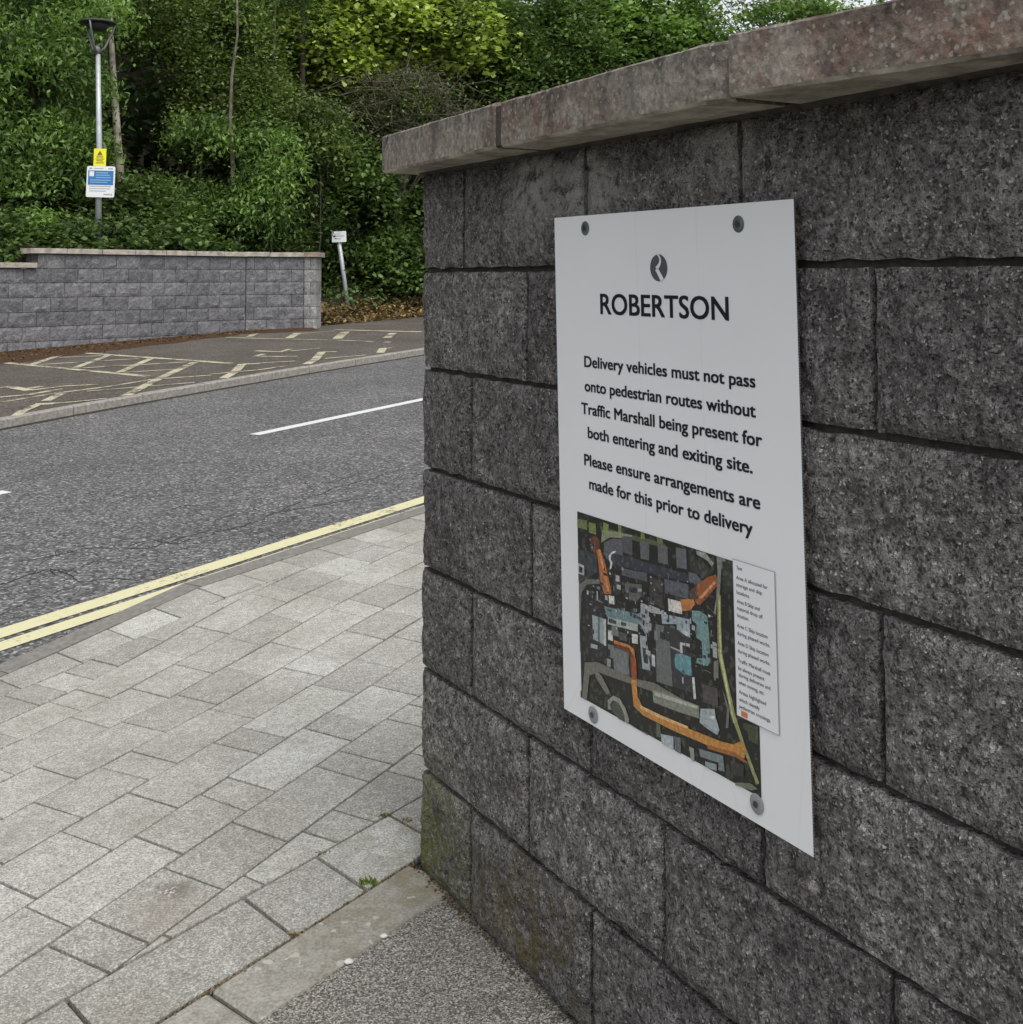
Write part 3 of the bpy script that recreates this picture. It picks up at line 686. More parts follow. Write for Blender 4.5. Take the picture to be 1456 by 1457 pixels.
# round emblem: disc cut by a pale flowing R stroke
def flat(name, polys, mat, parent, lift, fr=bp):
    V = []; F = []
    for p in polys: k = len(V); V += [fr(q[0], q[1], lift) for q in p]; F.append(tuple(range(k + len(p) - 1, k - 1, -1)))
    return put(name, V, F, mat, parent)
cx, cy, rx, ry = 319.3, 96, 23.2, 22.4
flat('emblem', [[(cx + rx * math.cos(t), cy + ry * math.sin(t)) for t in [2 * math.pi * i / 40 for i in range(40)]]], M['logo'], board, .0006)
def ribbon(pts, ws):
    out = []
    for (a, wa), (b, wb) in zip(zip(pts, ws), zip(pts[1:], ws[1:])):
        d = Vector((b[0] - a[0], b[1] - a[1])).normalized(); n = Vector((-d.y, d.x))
        out.append([(a[0] + n.x * wa, a[1] + n.y * wa), (b[0] + n.x * wb, b[1] + n.y * wb), (b[0] - n.x * wb, b[1] - n.y * wb), (a[0] - n.x * wa, a[1] - n.y * wa)])
    return out
def bez(p0, p1, p2, p3, n=10):
    return [tuple((1 - t) ** 3 * np.array(p0) + 3 * (1 - t) ** 2 * t * np.array(p1) + 3 * (1 - t) * t * t * np.array(p2) + t ** 3 * np.array(p3)) for t in [i / n for i in range(n + 1)]]
b1 = bez((cx - 3, cy - 22.5), (cx + 10, cy - 17), (cx + 7, cy - 5), (cx - 6, cy + 1.5)); b2 = bez((cx - 6, cy + 1.5), (cx - 1, cy + 6), (cx + 4, cy + 13), (cx + 10, cy + 20.5))
flat('emblem_stroke', ribbon(b1, [1.2 + 2.4 * i / 10 for i in range(11)]) + ribbon(b2, [3.6 + .1 * i for i in range(11)]), M['board'], board, .0011)
# aerial map: flat print in patches of colour
MAP=[((112,124,72),[57,549,91,546,90,563,56,564]),
((120,140,70),[97,548,118,547,119,566,96,566]),
((88,100,60),[132,548,201,547,271,544,321,543,321,549,200,555,135,558]),
((125,150,70),[142,540,159,541,155,560,143,559]),
((120,145,75),[187,535,196,535,198,550,188,551]),
((110,132,70),[253,532,263,532,264,546,252,547]),
((105,125,70),[297,533,312,533,314,543,297,545]),
((140,145,110),[138,554,173,550,228,546,228,552,161,562,134,577]),
((62,64,68),[55,603,89,599,119,603,120,629,87,649,53,660]),
((175,180,178),[57,627,78,628,78,645,56,646]),
((40,42,44),[62,632,73,632,72,642,61,643]),
((92,95,102),[143,575,172,562,200,558,199,586,177,588,159,604,142,595]),
((82,85,92),[201,552,228,549,227,579,200,580]),
((95,98,102),[249,552,276,549,274,578,251,580]),
((98,100,102),[299,547,325,546,325,574,299,576]),
((98,102,108),[347,543,373,540,374,571,348,574]),
((56,60,72),[166,589,205,584,279,582,359,579,397,575,419,584,378,591,289,598,193,604,165,605]),
((92,97,105),[378,574,397,573,415,584,405,590,378,588]),
((84,88,96),[196,607,268,600,268,614,195,619]),
((88,93,102),[314,599,377,594,376,617,316,621]),
((66,62,62),[274,605,310,603,310,645,274,646]),
((95,96,98),[204,630,252,622,251,640,235,654,203,652]),
((50,50,52),[217,633,238,630,238,640,216,642]),
((150,152,150),[241,631,252,629,252,634,241,636]),
((60,60,62),[173,621,192,620,191,654,171,656]),
((170,172,170),[177,623,188,622,188,632,176,633]),
((170,172,170),[179,638,191,637,190,645,179,645]),
((205,210,208),[157,594,168,585,178,582,178,584,166,590,162,599,168,604,164,614,158,618,162,607,157,600]),
((112,58,36),[102,574,117,567,129,572,131,584,122,601,110,598,101,590]),
((190,105,45),[119,592,131,588,147,613,163,653,160,659,140,663,129,643,125,618]),
((225,140,75),[124,591,130,589,157,654,151,657]),
((112,112,105),[59,666,87,649,126,642,129,648,86,659,68,677,60,748,63,787,54,783]),
((48,46,48),[77,678,145,670,145,752,149,780,76,784]),
((150,162,165),[101,708,138,706,136,750,102,750]),
((95,105,108),[119,707,125,707,123,750,118,750]),
((185,190,190),[137,706,144,705,143,751,136,751]),
((170,175,172),[95,759,116,757,115,764,94,766]),
((212,210,202),[154,662,171,660,171,674,155,675]),
((108,138,142),[139,684,239,673,244,688,222,697,147,700]),
((165,175,172),[150,700,238,690,238,702,149,712]),
((70,76,80),[158,700,175,700,175,706,158,708]),
((70,76,80),[189,698,206,696,204,702,189,704]),
((205,205,198),[150,722,163,720,164,737,149,738]),
((120,122,120),[161,711,180,709,182,725,160,727]),
((85,85,85),[184,716,208,714,207,726,184,729]),
((215,215,208),[220,710,237,707,237,722,221,725]),
((118,122,122),[148,746,210,739,211,781,166,788,164,766,150,767]),
((150,155,150),[144,771,156,770,155,783,144,784]),
((150,160,165),[248,654,269,652,272,693,259,700,239,684,239,673,247,669]),
((155,165,170),[243,706,262,704,270,745,270,756,249,759,245,731]),
((52,55,60),[250,724,264,723,265,747,253,748]),
((165,168,162),[248,653,274,650,312,650,307,657,276,662,248,658]),
((150,165,172),[304,656,378,647,378,675,345,680,344,663,306,672]),
((190,195,192),[355,669,374,667,374,674,355,676]),
((90,100,105),[326,669,341,667,340,678,326,679]),
((105,110,106),[288,677,311,674,310,695,325,696,330,764,287,768]),
((58,58,62),[311,674,346,671,379,677,383,731,387,758,332,763,325,694,313,695]),
((92,150,158),[339,711,354,706,378,705,379,733,360,736,338,732,336,721]),
((110,150,148),[384,632,404,628,422,632,425,665,426,699,419,707,391,710,394,702,408,698,406,673,393,671,394,650,384,647]),
((190,195,190),[352,689,376,685,376,690,357,692,358,705,351,705]),
((200,205,205),[380,735,386,733,389,765,383,767]),
((215,210,200),[323,628,358,625,359,644,324,647]),
((200,120,55),[355,622,388,613,393,620,380,633,359,639]),
((165,85,38),[386,599,424,572,445,564,451,576,423,603,404,619,393,617]),
((220,150,90),[402,608,440,575,444,577,408,609]),
((85,70,60),[377,605,396,592,400,611,381,616]),
((58,60,58),[379,550,425,554,438,563,415,576,383,569]),
((150,150,138),[398,537,421,536,441,548,436,554,425,547,400,543]),
((165,170,168),[405,537,417,537,417,540,405,541]),
((128,130,122),[448,534,468,534,470,541,458,553,452,596,444,598,449,563]),
((150,150,135),[418,616,438,622,443,604,447,592,442,624]),
((150,152,92),[447,592,455,593,454,635,455,679,465,713,482,762,501,797,530,840,524,845,493,797,471,763,456,718,444,682]),
((195,200,130),[450,597,453,596,452,636,453,680,479,772,476,773,449,687]),
((120,118,105),[435,696,446,690,445,718,434,719]),
((112,112,104),[453,730,469,755,465,784,459,786,463,758]),
((115,112,100),[75,797,117,785,219,782,282,772,398,778,388,784,271,788,163,798,117,802,89,816,79,862,63,863]),
((120,120,108),[102,799,128,805,153,826,142,833,110,813]),
((130,135,118),[276,784,322,778,396,773,397,792,340,799,278,804]),
((175,178,160),[281,786,331,780,393,775,394,779,281,792]),
((78,72,70),[406,736,442,733,443,761,407,764]),
((50,46,46),[404,733,446,729,446,733,404,738]),
((160,172,175),[400,776,434,766,436,777,444,794,439,803,415,801,397,798]),
((210,215,215),[422,779,434,777,433,782,422,784]),
((145,148,135),[145,841,162,828,181,827,198,838,208,853,205,863,196,865,192,846,178,836,161,836,152,847,155,854,145,856]),
((78,84,72),[155,846,164,836,178,837,192,846,195,862,177,863,155,854]),
((112,62,36),[168,733,215,730,229,736,232,775,216,784,215,746,198,744,168,746]),
((205,125,50),[168,734,213,730,227,733,230,748,223,743,212,735,168,739]),
((165,80,35),[218,748,232,747,233,781,219,785]),
((205,135,55),[216,786,232,782,234,808,249,822,295,822,368,816,450,809,476,804,493,794,503,800,500,816,475,821,414,826,329,832,248,834,222,827]),
((170,100,42),[414,825,479,815,508,819,500,822,479,821,414,831]),
((225,175,110),[241,820,300,818,368,813,368,817,295,824,241,825]),
((170,180,182),[296,848,329,841,329,864,298,866]),
((100,105,108),[331,840,348,837,348,863,332,865]),
((150,152,145),[369,843,381,842,382,863,373,863]),
((115,130,132),[393,838,451,829,454,851,439,854,440,843,397,849]),
((140,155,155),[408,852,435,847,435,857,408,860]),
((60,56,54),[468,830,498,826,497,844,470,849]),
((112,114,98),[207,864,260,859,260,864,207,868]),
((95,105,80),[284,834,295,834,296,854,284,856]),
((115,118,100),[478,858,511,847,527,849,515,856,477,862]),
((60,66,52),[45,852,61,849,63,865,45,867]),
((70,80,52),[502,764,531,761,532,786,514,787]),
((52,60,48),[461,541,486,534,490,576,463,588])]
M_map = NT('map_print', .4, .4)
ca = M_map.n('ShaderNodeAttribute', attribute_name='Col').outputs['Color']
mc = M_map.mix(1.0, ca, M_map.ramp(M_map.noise(170, 4, .75), [(.3, .62), (.5, .97), (.72, 1.45)]), 'MULTIPLY')
mc = M_map.mix(M_map.math('MULTIPLY', M_map.ramp(M_map.vor(150), [(.86, 0.0), (.9, 1.0)]), .30), mc, (.16, .165, .15, 1))
M_map.color(mc)
base = [(57.6, 535.5), (486, 532), (533, 531.6), (534.6, 860), (60.6, 864)]
small = []
for i in range(420):
    a, b = random.uniform(75, 440), random.gauss(655, 48); ww, hh = random.expovariate(.28) + 1, random.expovariate(.3) + .8
    if not 575 < b < 770: continue
    g0 = random.choice((30, 38, 48, 60, 78, 100, 130, 165, 190)); small.append(((g0, g0 + 1, g0 + 4), [a, b, a + ww, b, a + ww, b + hh, a, b + hh]))
polys = [((40, 45, 40), [v for p in base for v in p])] + small[:110] + MAP[:-30] + small[110:] + MAP[-30:]
V = []; F = []; cols = []
for k, (c, p) in enumerate(polys):
    pts = [(p[i], p[i + 1]) for i in range(0, len(p), 2)]
    gm = sum(c) / 3; c = [(v * .80 + gm * .20) * 1.06 for v in c]; cl = srgb(*c) if k else (.020, .022, .018, 1)
    i0 = len(V); V += [bp(min(max(a, 58.5), 533.5), min(max(b, 535.5), 862), .0006 + .000002 * k) for a, b in pts]; cols += [tuple(v * .92 for v in cl[:3]) + (1,)] * len(pts)
    F.append(tuple(range(i0 + len(pts) - 1, i0 - 1, -1)))
mo = put('map', V, F, M_map.m, board)
at = mo.data.color_attributes.new('Col', 'FLOAT_COLOR', 'POINT'); at.data.foreach_set('color', [v for c in cols for v in c])
flat('legend_outline', [[(485.3, 531.5), (576.6, 531.5), (576.6, 759), (485.3, 759)]], M['ink_grey'], board, .0016)
leg = flat('legend', [[(486.2, 532.4), (575.6, 532.4), (575.6, 758), (486.2, 758)]], M['board'], board, .0018)
for s, x0, x1, y in [('Text', 494, 507, 545), ('Area A allocated for', 493, 561, 559.5), ('storage and skip', 493, 549, 570), ('locations.', 493, 522, 581), ('Area B Skip and', 493, 543, 594), ('material drop off', 493, 549, 604), ('location.', 493, 519, 614.5),
                     ('Area C Skip location', 492, 558, 629.5), ('during phased works.', 492, 563, 640.5), ('Area D Skip location', 492, 559, 654.5), ('during phased works.', 492, 562, 666), ('Traffic Marshall must', 492, 562, 680), ('be always present', 492, 549, 691),
                     ('during deliveries and', 493, 561, 700.5), ('when moving, etc.', 492, 548, 711.5), ('Areas highlighted', 492, 551, 725), ('which identify', 492, 537, 736), ('pedestrian crossings.', 492, 560, 746)]:
    text_mesh('lettering', s, x0, x1, y, 5.6, M['logo'], board, .014, .0021)
M['swatch'] = simple('orange_print', (.62, .20, .09, 1), .5, 3, .03, 0)
flat('legend_swatch', [[(496, 748.5), (510, 748.5), (510, 756.5), (496, 756.5)]], M['swatch'], board, .0021)
def disc(name, mx, my, r, h, mat, lift, parent=board, n=24):
    V = [bp(mx, my, lift + h)]; F = []
    for rr, hh in ((.55, h * .85), (.9, h * .45), (1, 0)):
        for i in range(n): t = 2 * math.pi * i / n; V.append(bp(mx + r * rr * math.cos(t), my + r * rr * math.sin(t), lift + hh))
    F += [(0, 1 + (i + 1) % n, 1 + i) for i in range(n)]
    for q in range(2): F += [(1 + q * n + i, 1 + q * n + (i + 1) % n, 1 + (q + 1) * n + (i + 1) % n, 1 + (q + 1) * n + i) for i in range(n)]
    return put(name, V, F, mat, parent, smooth=True)
for (mx, my), mt in zip([(104.2, 23.3), (518, 31.1), (97.9, 880.2), (524, 871.5)], ('cap_dark', 'cap_dark', 'cap_light', 'cap_light')):
    cap = disc('screw_cap', mx, my, 13 if mt == 'cap_dark' else 14.5, .0011, M[mt], .0006 if my < 500 else .0018)
    V = [bp(mx + 5 * math.cos(t), my + 5 * math.sin(t), .0030 if my < 500 else .0046) for t in [2 * math.pi * i / 12 for i in range(12)]]
    put('screw_head', [Vector(v) - Vector(board.location) for v in V], [tuple(range(11, -1, -1))], M['screw'], None).parent = cap

# ------------------------------------------------------------------ far wall
FA = Vector((-4.7847717, 21.27062526, 0)); F1 = .8654085; F3 = .38265802; FZ = .39492633 + EYE
def frame(A, phi):
    t = Vector((math.cos(phi), math.sin(phi), 0)); n = Vector((-t.y, t.x, 0))
    return lambda s, o, z: A + t * s + n * o + Vector((0, 0, z))
fr1 = frame(FA, F1); fr3 = frame(FA, F3); EP = fr3(1.05, 0, 0); fr4 = frame(EP, R(-4))
fw = empty('block_wall', tuple(fr1(-4.5, 0, .30)))
tag(fw, 'low wall of bluish grey split-face blocks with pale coping across the road, behind the parking bays', 'wall')
def far_run(fr, lo, hi, joff, skip_top_before=None, mat='far_block', depth=.1, seed0=100):
    k = seed0
    for r in range(8):
        js = [joff[r % 2] + .45 * i for i in range(-30, 30)]
        ed = [lo] + [j for j in js if lo + .06 < j < hi - .06] + [hi]
        for a, b in zip(ed, ed[1:]):
            if skip_top_before is not None and r == 0 and b <= skip_top_before + .1: continue
            aa = max(a, skip_top_before) if (skip_top_before is not None and r == 0) else a
            base = max(gz(*fr(a, 0, 0)[:2]), gz(*fr(b, 0, 0)[:2]))
            if FZ - .225 * r < base - .02: continue
            k += 1
            rock_block(aa + .004, b - .004, FZ - .225 * (r + 1) + .004, FZ - .225 * r - .004, depth, .024, fr, 8, 5, k, M[mat], fw)
    if mat == 'far_pillar': hi -= .03
    V = [fr(s, o, z) for s in (lo, hi) for o, z in ((.012, -.4), (.012, FZ - .01), (.2, FZ - .01), (.2, -.4))]
    if skip_top_before is not None:
        V = [fr(s, o, z) for s in (skip_top_before, hi) for o, z in ((.012, -.4), (.012, FZ - .01), (.2, FZ - .01), (.2, -.4))]
        put('mortar', [fr(s, o, z) for s in (lo, skip_top_before) for o, z in ((.012, -.4), (.012, FZ - .235), (.2, FZ - .235), (.2, -.4))], [(0, 4, 5, 1), (1, 5, 6, 2), (2, 6, 7, 3), (0, 1, 2, 3), (7, 6, 5, 4)], M['mortar_far'], fw)
    put('mortar', V, [(0, 4, 5, 1), (1, 5, 6, 2), (2, 6, 7, 3), (0, 1, 2, 3), (7, 6, 5, 4)], M['mortar_far'], fw)
M['mortar_far'] = simple('far_mortar', (.045, .045, .048, 1), .95, 20, .3, .004)
far_run(fr1, -8.5, -.002, (-.335, -.11), skip_top_before=-4.02)
far_run(fr3, .004, 1.05, (.15, .375), seed0=300)
far_run(fr4, .004, .235, (.12, .2), mat='far_pillar', depth=.4, seed0=400)
def far_cope(fr, a, b, zb, mat, k): coping_stone(a + .006, b - .006, -.055, -.055, zb, .082, .26, fr, M[mat], fw, nx=4, rough=.003, seed=k)
ss = [-4.09, -3.48, -2.87, -2.27, -1.68, -1.09, -.5, .02]
for k, (a, b) in enumerate(zip(ss, ss[1:])): far_cope(fr1, a, b, FZ + .006, 'coping_far', 20 + k)
for k in range(7): far_cope(fr1, -3.96 - .6 * (k + 1), -3.96 - .6 * k, FZ - .225 + .006, 'coping_far', 40 + k)
far_cope(fr3, -.03, .42, FZ + .009, 'coping_far', 50); far_cope(fr3, .42, 1.04, FZ + .006, 'coping_far', 51)
coping_stone(1.046 - 1.05, .30, -.055, -.055, FZ + .006, .085, .40, fr4, M['coping_far_red'], fw, nx=4, rough=.003, seed=52)

# ------------------------------------------------------------------ wooded bank behind the far wall
LT = Vector((math.cos(F1), math.sin(F1), 0)); LN = Vector((-LT.y, LT.x, 0))
def sstep(a, b, x): t = min(max((x - a) / (b - a), 0), 1); return t * t * (3 - 2 * t)
def hill_z(x, y):
    p = Vector((x, y, 0)) - FA; s = p.dot(LT); d = p.dot(LN)
    g = gz(x, y); b0 = FZ - .12 - (.22 if s < -4.1 else 0)
    b = b0 * (1 - sstep(-.1, .9, s)) + g * sstep(-.1, .9, s)
    return b + sstep(6, 15, d) * 6 + max(d - .2, 0) * .42 * (1 if d < 14 else 14 / d) - .10 * sstep(0, .9, s)
V = []; F = []
ds = [0.19, .6, 1.1, 1.8, 2.6, 3.6, 5, 7, 9, 12, 15, 20, 28]; sss = frange(-30, 45, .75)
for s in sss:
    for d in ds:
        p = FA + LT * s + LN * d; V.append((p.x, p.y, hill_z(p.x, p.y) + .12 * noise.noise(Vector((p.x, p.y, 0)) * .8) * (d > .3)))
for i in range(len(sss) - 1):
    for j in range(len(ds) - 1): a = i * len(ds) + j; F.append((a, a + len(ds), a + len(ds) + 1, a + 1))
tag(link('wooded_bank', mesh('wooded_bank', V, F, M['soil'])), kind='structure')

def leaves_mesh(name, centers, size, droop, tint, mat, aspect=.55, up=.7, shape='diamond'):
    """one mesh of small folded leaves: centers (n,3), size scalar or (n,), tint (n,)"""
    n = len(centers); size = np.broadcast_to(size, (n,)) * rng.uniform(.65, 1.3, n)
    az = rng.uniform(0, 2 * np.pi, n); el = rng.normal(-droop, .45, n)
    ax = np.stack([np.cos(az) * np.cos(el), np.sin(az) * np.cos(el), np.sin(el)], 1)
    nr = rng.normal(0, 1, (n, 3)) * (1 - up); nr[:, 2] += up; nr -= (nr * ax).sum(1, keepdims=True) * ax; nr /= np.linalg.norm(nr, axis=1, keepdims=True) + 1e-9
    sd = np.cross(ax, nr); L = size[:, None]; W = L * aspect
    fold = nr * L * .10
    if shape == 'diamond':
        P = np.stack([centers - ax * L * .5, centers + sd * W * .5 + fold, centers + ax * L * .5, centers - sd * W * .5 + fold], 1)
        tris = np.array([[0, 1, 2], [0, 2, 3]]); k = 4
    else:
        P = np.stack([centers - ax * L * .5, centers + sd * W * .55 - ax * L * .1 + fold, centers + sd * W * .3 + ax * L * .28 + fold * .5, centers + ax * L * .5, centers - sd * W * .3 + ax * L * .28 + fold * .5, centers - sd * W * .55 - ax * L * .1 + fold], 1)
        tris = np.array([[0, 1, 2], [0, 2, 3], [0, 3, 4], [0, 4, 5]]); k = 6
    me = bpy.data.meshes.new(name); nt_ = len(tris)
    me.vertices.add(n * k); me.vertices.foreach_set('co', P.reshape(-1).astype(np.float32))
    idx = (tris[None] + (np.arange(n) * k)[:, None, None]).reshape(-1)
    me.loops.add(len(idx)); me.loops.foreach_set('vertex_index', idx.astype(np.int32))
    me.polygons.add(n * nt_); me.polygons.foreach_set('loop_start', (np.arange(n * nt_) * 3).astype(np.int32)); me.polygons.foreach_set('loop_total', np.full(n * nt_, 3, np.int32))
    a = me.attributes.new('tint', 'FLOAT', 'POINT'); a.data.foreach_set('value', np.repeat(tint, k).astype(np.float32))
    me.update(calc_edges=True); me.validate(); me.materials.append(mat)
    return me
def crown_points(blobs, nclump, per, cr, shell=.55):
    nclump0 = nclump; nclump = int(nclump * 1.9)
    vol = np.array([(b[3] * b[4] * b[5]) ** (2 / 3) for b in blobs]); pick = rng.choice(len(blobs), nclump, p=vol / vol.sum())
    B = np.array(blobs)[pick]
    d = rng.normal(0, 1, (nclump, 3)); d /= np.linalg.norm(d, axis=1, keepdims=True); r = rng.uniform(0, 1, nclump) ** (1 / 3) * (1 - shell) + shell
    r = r * rng.uniform(.85, 1.18, nclump)
    # blobs are (x, y, z, rx, rz, ry)
    C = B[:, :3] + d * r[:, None] * B[:, [3, 5, 4]]
    keep = np.array([noise.noise(Vector(c) * .95) + .6 * noise.noise(Vector(c) * 2.3) > -.10 for c in C]); C = C[keep][:nclump0]; nclump = len(C)
    ct = np.clip(.5 + np.array([noise.noise(Vector(c) * 1.3 + Vector((9, 4, 2))) for c in C]) * 1.15 + rng.uniform(-.25, .25, nclump), 0, 1)
    q = rng.normal(0, 1, (nclump, per, 3)) * np.array([cr, cr, cr * .42]); q[:, :, 2] -= (q[:, :, 0] ** 2 + q[:, :, 1] ** 2) * .9 / max(cr, .05) * .35
    P = (C[:, None] + q).reshape(-1, 3); t = np.clip(np.repeat(ct, per) * .6 + rng.uniform(0, .45, nclump * per), 0, 1)
    return P, t, C
def limb(a, b, r0, r1, wob, n=6):
    a = Vector(a); b = Vector(b); pts = []
    for i in range(n + 1):
        t = i / n; p = a.lerp(b, t); k = math.sin(t * math.pi) * wob; pts.append(p + Vector((random.uniform(-k, k), random.uniform(-k, k), random.uniform(-k, k) * .5)))
    return tube(pts, [r0 + (r1 - r0) * i / n for i in range(n + 1)], 6)
def plant(name, label, cat, blobs, mat, nclump, per, leaf, cr=.22, root=None, trunk_r=.09, trunk_path=None, trunk_mat='bark', group=None, droop=.25, shape='diamond', nlimb=14, aspect=.6, shell=.5, twigs=0, up=.7):
    c = np.mean([b[:3] for b in blobs], 0)
    if root is None: root = (c[0], c[1])
    rz = hill_z(*root); rt = Vector((root[0], root[1], rz))
    e = empty(name, tuple(rt)); tag(e, label, cat, group)
    P, t, C = crown_points(blobs, nclump, per, cr, shell)
    keep = P[:, 2] > rz - .1; P = P[keep]; t = t[keep]
    cm = leaves_mesh('crown', P - np.array(rt), leaf * 1.2, droop, t, M[mat], aspect, up, shape); link('crown', cm, e)
    parts = []
    top = Vector(max(blobs, key=lambda b: b[2])[:3])
    path = [Vector(p) for p in trunk_path] if trunk_path else [rt - Vector((0, 0, .2)), rt.lerp(top, .35) + Vector((random.uniform(-.2, .2), 0, 0)), rt.lerp(top, .7) + Vector((random.uniform(-.25, .25), 0, 0)), top]
    parts.append(tube(path, [trunk_r * (1 - .7 * i / (len(path) - 1)) for i in range(len(path))], 8))
    V, F = join(parts); put('trunk', V, F, M[trunk_mat], e, smooth=True)
    lp = []
    for i in range(nlimb):
        cc = Vector(C[random.randrange(len(C))]); q = path[random.randrange(1, len(path))]; k = random.random(); q = path[0].lerp(path[-1], .35 + .5 * k) if not trunk_path else q
        lp.append(limb(q, cc, trunk_r * .28, .006, .18))
    for i in range(twigs):
        cc = Vector(C[random.randrange(len(C))]); d = Vector((random.gauss(0, .35), random.gauss(0, .35), random.gauss(0, .22))); mid = cc + d * .6 + Vector((0, 0, random.uniform(-.15, .2)))
        lp.append(tube([cc, mid, cc + d * 1.5 + Vector((random.gauss(0, .15), 0, random.gauss(0, .15)))], [.014, .010, .004], 4, False))
    if lp:
        V, F = join(lp); put('limbs', V, F, M['twig' if twigs else trunk_mat], e)
    return e
TREES = {
'sycamore_left': [(-8.87, 21.3, 5.05, 1.4, 0.95, 0.9), (-8.45, 21.1, 3.6, 1.12, 0.88, 0.8), (-8.6, 20.5, 2.89, 0.75, 0.85, 0.6), (-9.9, 21.0, 4.36, 1.07, 2.38, 1.2), (-8.7, 21.6, 6.3, 1.45, 0.7, 0.9), (-7.95, 21.3, 4.0, 0.4, 0.7, 0.5)],
'bush_left_low': [(-7.92, 20.0, 2.2, 0.85, 0.41, 0.5), (-8.3, 19.6, 2.0, 0.69, 0.32, 0.45), (-7.55, 20.5, 2.04, 0.43, 0.27, 0.4)],
'birch': [(-7.45, 24.2, 6.9, 1.07, 0.79, 1.2), (-6.9, 24.5, 6.3, 0.65, 0.58, 0.8)],
'mid_dark': [(-6.92, 22.6, 2.71, 0.87, 0.74, 0.8), (-6.09, 22.8, 2.31, 0.81, 0.48, 0.7), (-7.28, 21.9, 2.27, 0.39, 0.39, 0.5)],
'slim_tree': [(-5.71, 24.2, 6.29, 1.15, 1.08, 1.1), (-6.01, 24.0, 4.51, 0.86, 1.0, 0.9), (-5.29, 24.3, 5.28, 0.87, 0.87, 0.9)],
'mid_bush': [(-4.91, 23.9, 3.98, 0.99, 0.78, 0.9), (-4.64, 24.2, 3.07, 0.75, 0.71, 0.8), (-5.38, 23.5, 3.03, 0.84, 0.84, 0.8), (-5.0, 23.6, 2.34, 0.85, 0.5, 0.6), (-4.3, 25.0, 3.0, .7, .9, .6), (-4.12, 24.4, 4.34, 0.58, 0.65, 0.7)],
'bright': [(-4.18, 27.0, 7.18, 1.45, 0.96, 1.3), (-2.75, 27.3, 7.41, 1.63, 0.98, 1.4), (-1.45, 27.5, 7.12, 1.15, 0.82, 1.2), (-3.34, 26.8, 6.16, 0.96, 0.56, 0.9), (-4.9, 26.5, 6.6, 0.79, 0.79, 0.9)],
'hedge_right': [(-2.93, 26.2, 2.7, 1.05, 0.9, 0.9), (-2.6, 26.0, 1.74, 0.95, 0.8, 0.8), (-3.53, 25.9, 1.89, 0.85, 0.95, 0.7), (-4.0, 25.9, 2.39, 0.58, 1.1, 0.6), (-1.82, 26.3, 2.42, 0.92, 1.38, 1.0), (-3.49, 25.6, 3.79, 0.91, 0.76, 0.8)],
'twiggy': [(-2.3, 26.0, 5.23, 1.45, 0.8, 0.9), (-3.1, 26.0, 4.45, 0.62, 0.7, 0.6)],
'dark_right': [(-0.13, 28.5, 6.81, 1.19, 1.36, 1.2), (1.09, 29.0, 7.25, 1.38, 1.21, 1.3), (-0.82, 28.6, 7.52, 0.68, 0.85, 0.9), (-0.47, 28.0, 5.52, 1.17, 0.83, 0.9)],
'round_right': [(2.75, 30.0, 7.27, 1.25, 1.07, 1.2), (4.26, 30.5, 7.36, 1.36, 1.0, 1.2), (4.99, 30.5, 6.62, 1.09, 0.91, 1.0), (1.87, 30.2, 8.23, 1.08, 0.72, 1.0), (3.78, 31.0, 8.59, 1.48, 0.55, 1.1)],
'sparse_right': [(7.01, 33.0, 8.75, 1.18, 0.79, 1.2), (5.53, 32.5, 9.04, 0.77, 0.48, 0.9), (8.66, 34.0, 9.49, 1.22, 0.71, 1.2)],
'light_hedge': [(7.33, 31.0, 8.4, 1.11, 0.41, 0.9), (9.15, 31.5, 8.41, 1.5, 0.49, 1.0), (11.03, 32.0, 8.61, 1.52, 0.76, 1.0)],
}
T = TREES
plant('sycamore_tree', 'bright green broad-leaved tree at the left edge, overhanging the low wall beside the lamp post', 'tree', T['sycamore_left'], 'leaf_bright', 1300, 34, .105, .22, aspect=.42, droop=.55, root=(-8.6, 21.6))
plant('shrub', 'low green shrub spilling over the far coping at the foot of the lamp post', 'shrub', T['bush_left_low'], 'leaf_bright', 260, 30, .095, .17, aspect=.45, trunk_r=.03, nlimb=5)
plant('birch_tree', 'pale straight birch trunk rising just right of the lamp post', 'tree', T['birch'], 'leaf_olive', 620, 22, .07, .2, root=(-7.42, 22.6), trunk_path=[(-7.40, 22.6, 2.1), (-7.54, 22.5, 3.91), (-7.68, 22.5, 5.68), (-7.82, 22.5, 7.6)], trunk_r=.105, trunk_mat='birch', nlimb=0)
plant('shrub', 'dark shrub behind the far wall, between the lamp post and the slender trunk', 'shrub', T['mid_dark'], 'leaf_mid', 620, 22, .095, .2, trunk_r=.04, nlimb=6)
plant('slender_tree', 'slender pale trunk in the middle of the wood with small olive leaves', 'tree', T['slim_tree'], 'leaf_olive', 1050, 22, .075, .22, root=(-5.32, 22.9), trunk_path=[(-5.29, 22.95, 1.9), (-5.33, 22.9, 2.56), (-5.42, 22.9, 2.90), (-5.43, 22.9, 3.6), (-5.49, 22.9, 4.5), (-5.47, 22.9, 5.34), (-5.39, 23, 6.2), (-5.42, 23, 7.6)], trunk_r=.06, trunk_mat='slimbark', nlimb=0)
plant('shrub', 'tall mid-green shrub behind the inner corner of the far wall', 'shrub', T['mid_bush'], 'leaf_mid', 1250, 22, .085, .24, trunk_r=.05, nlimb=8)
plant('sapling', 'fresh green sapling with drooping feathery leaves left of the slender trunk', 'sapling', [(-6.05, 23.0, 4.1, .55, .55, .4), (-6.3, 22.9, 3.3, .4, .4, .4)], 'leaf_bright', 150, 34, .10, .22, trunk_r=.025, nlimb=5, aspect=.42, droop=.6)
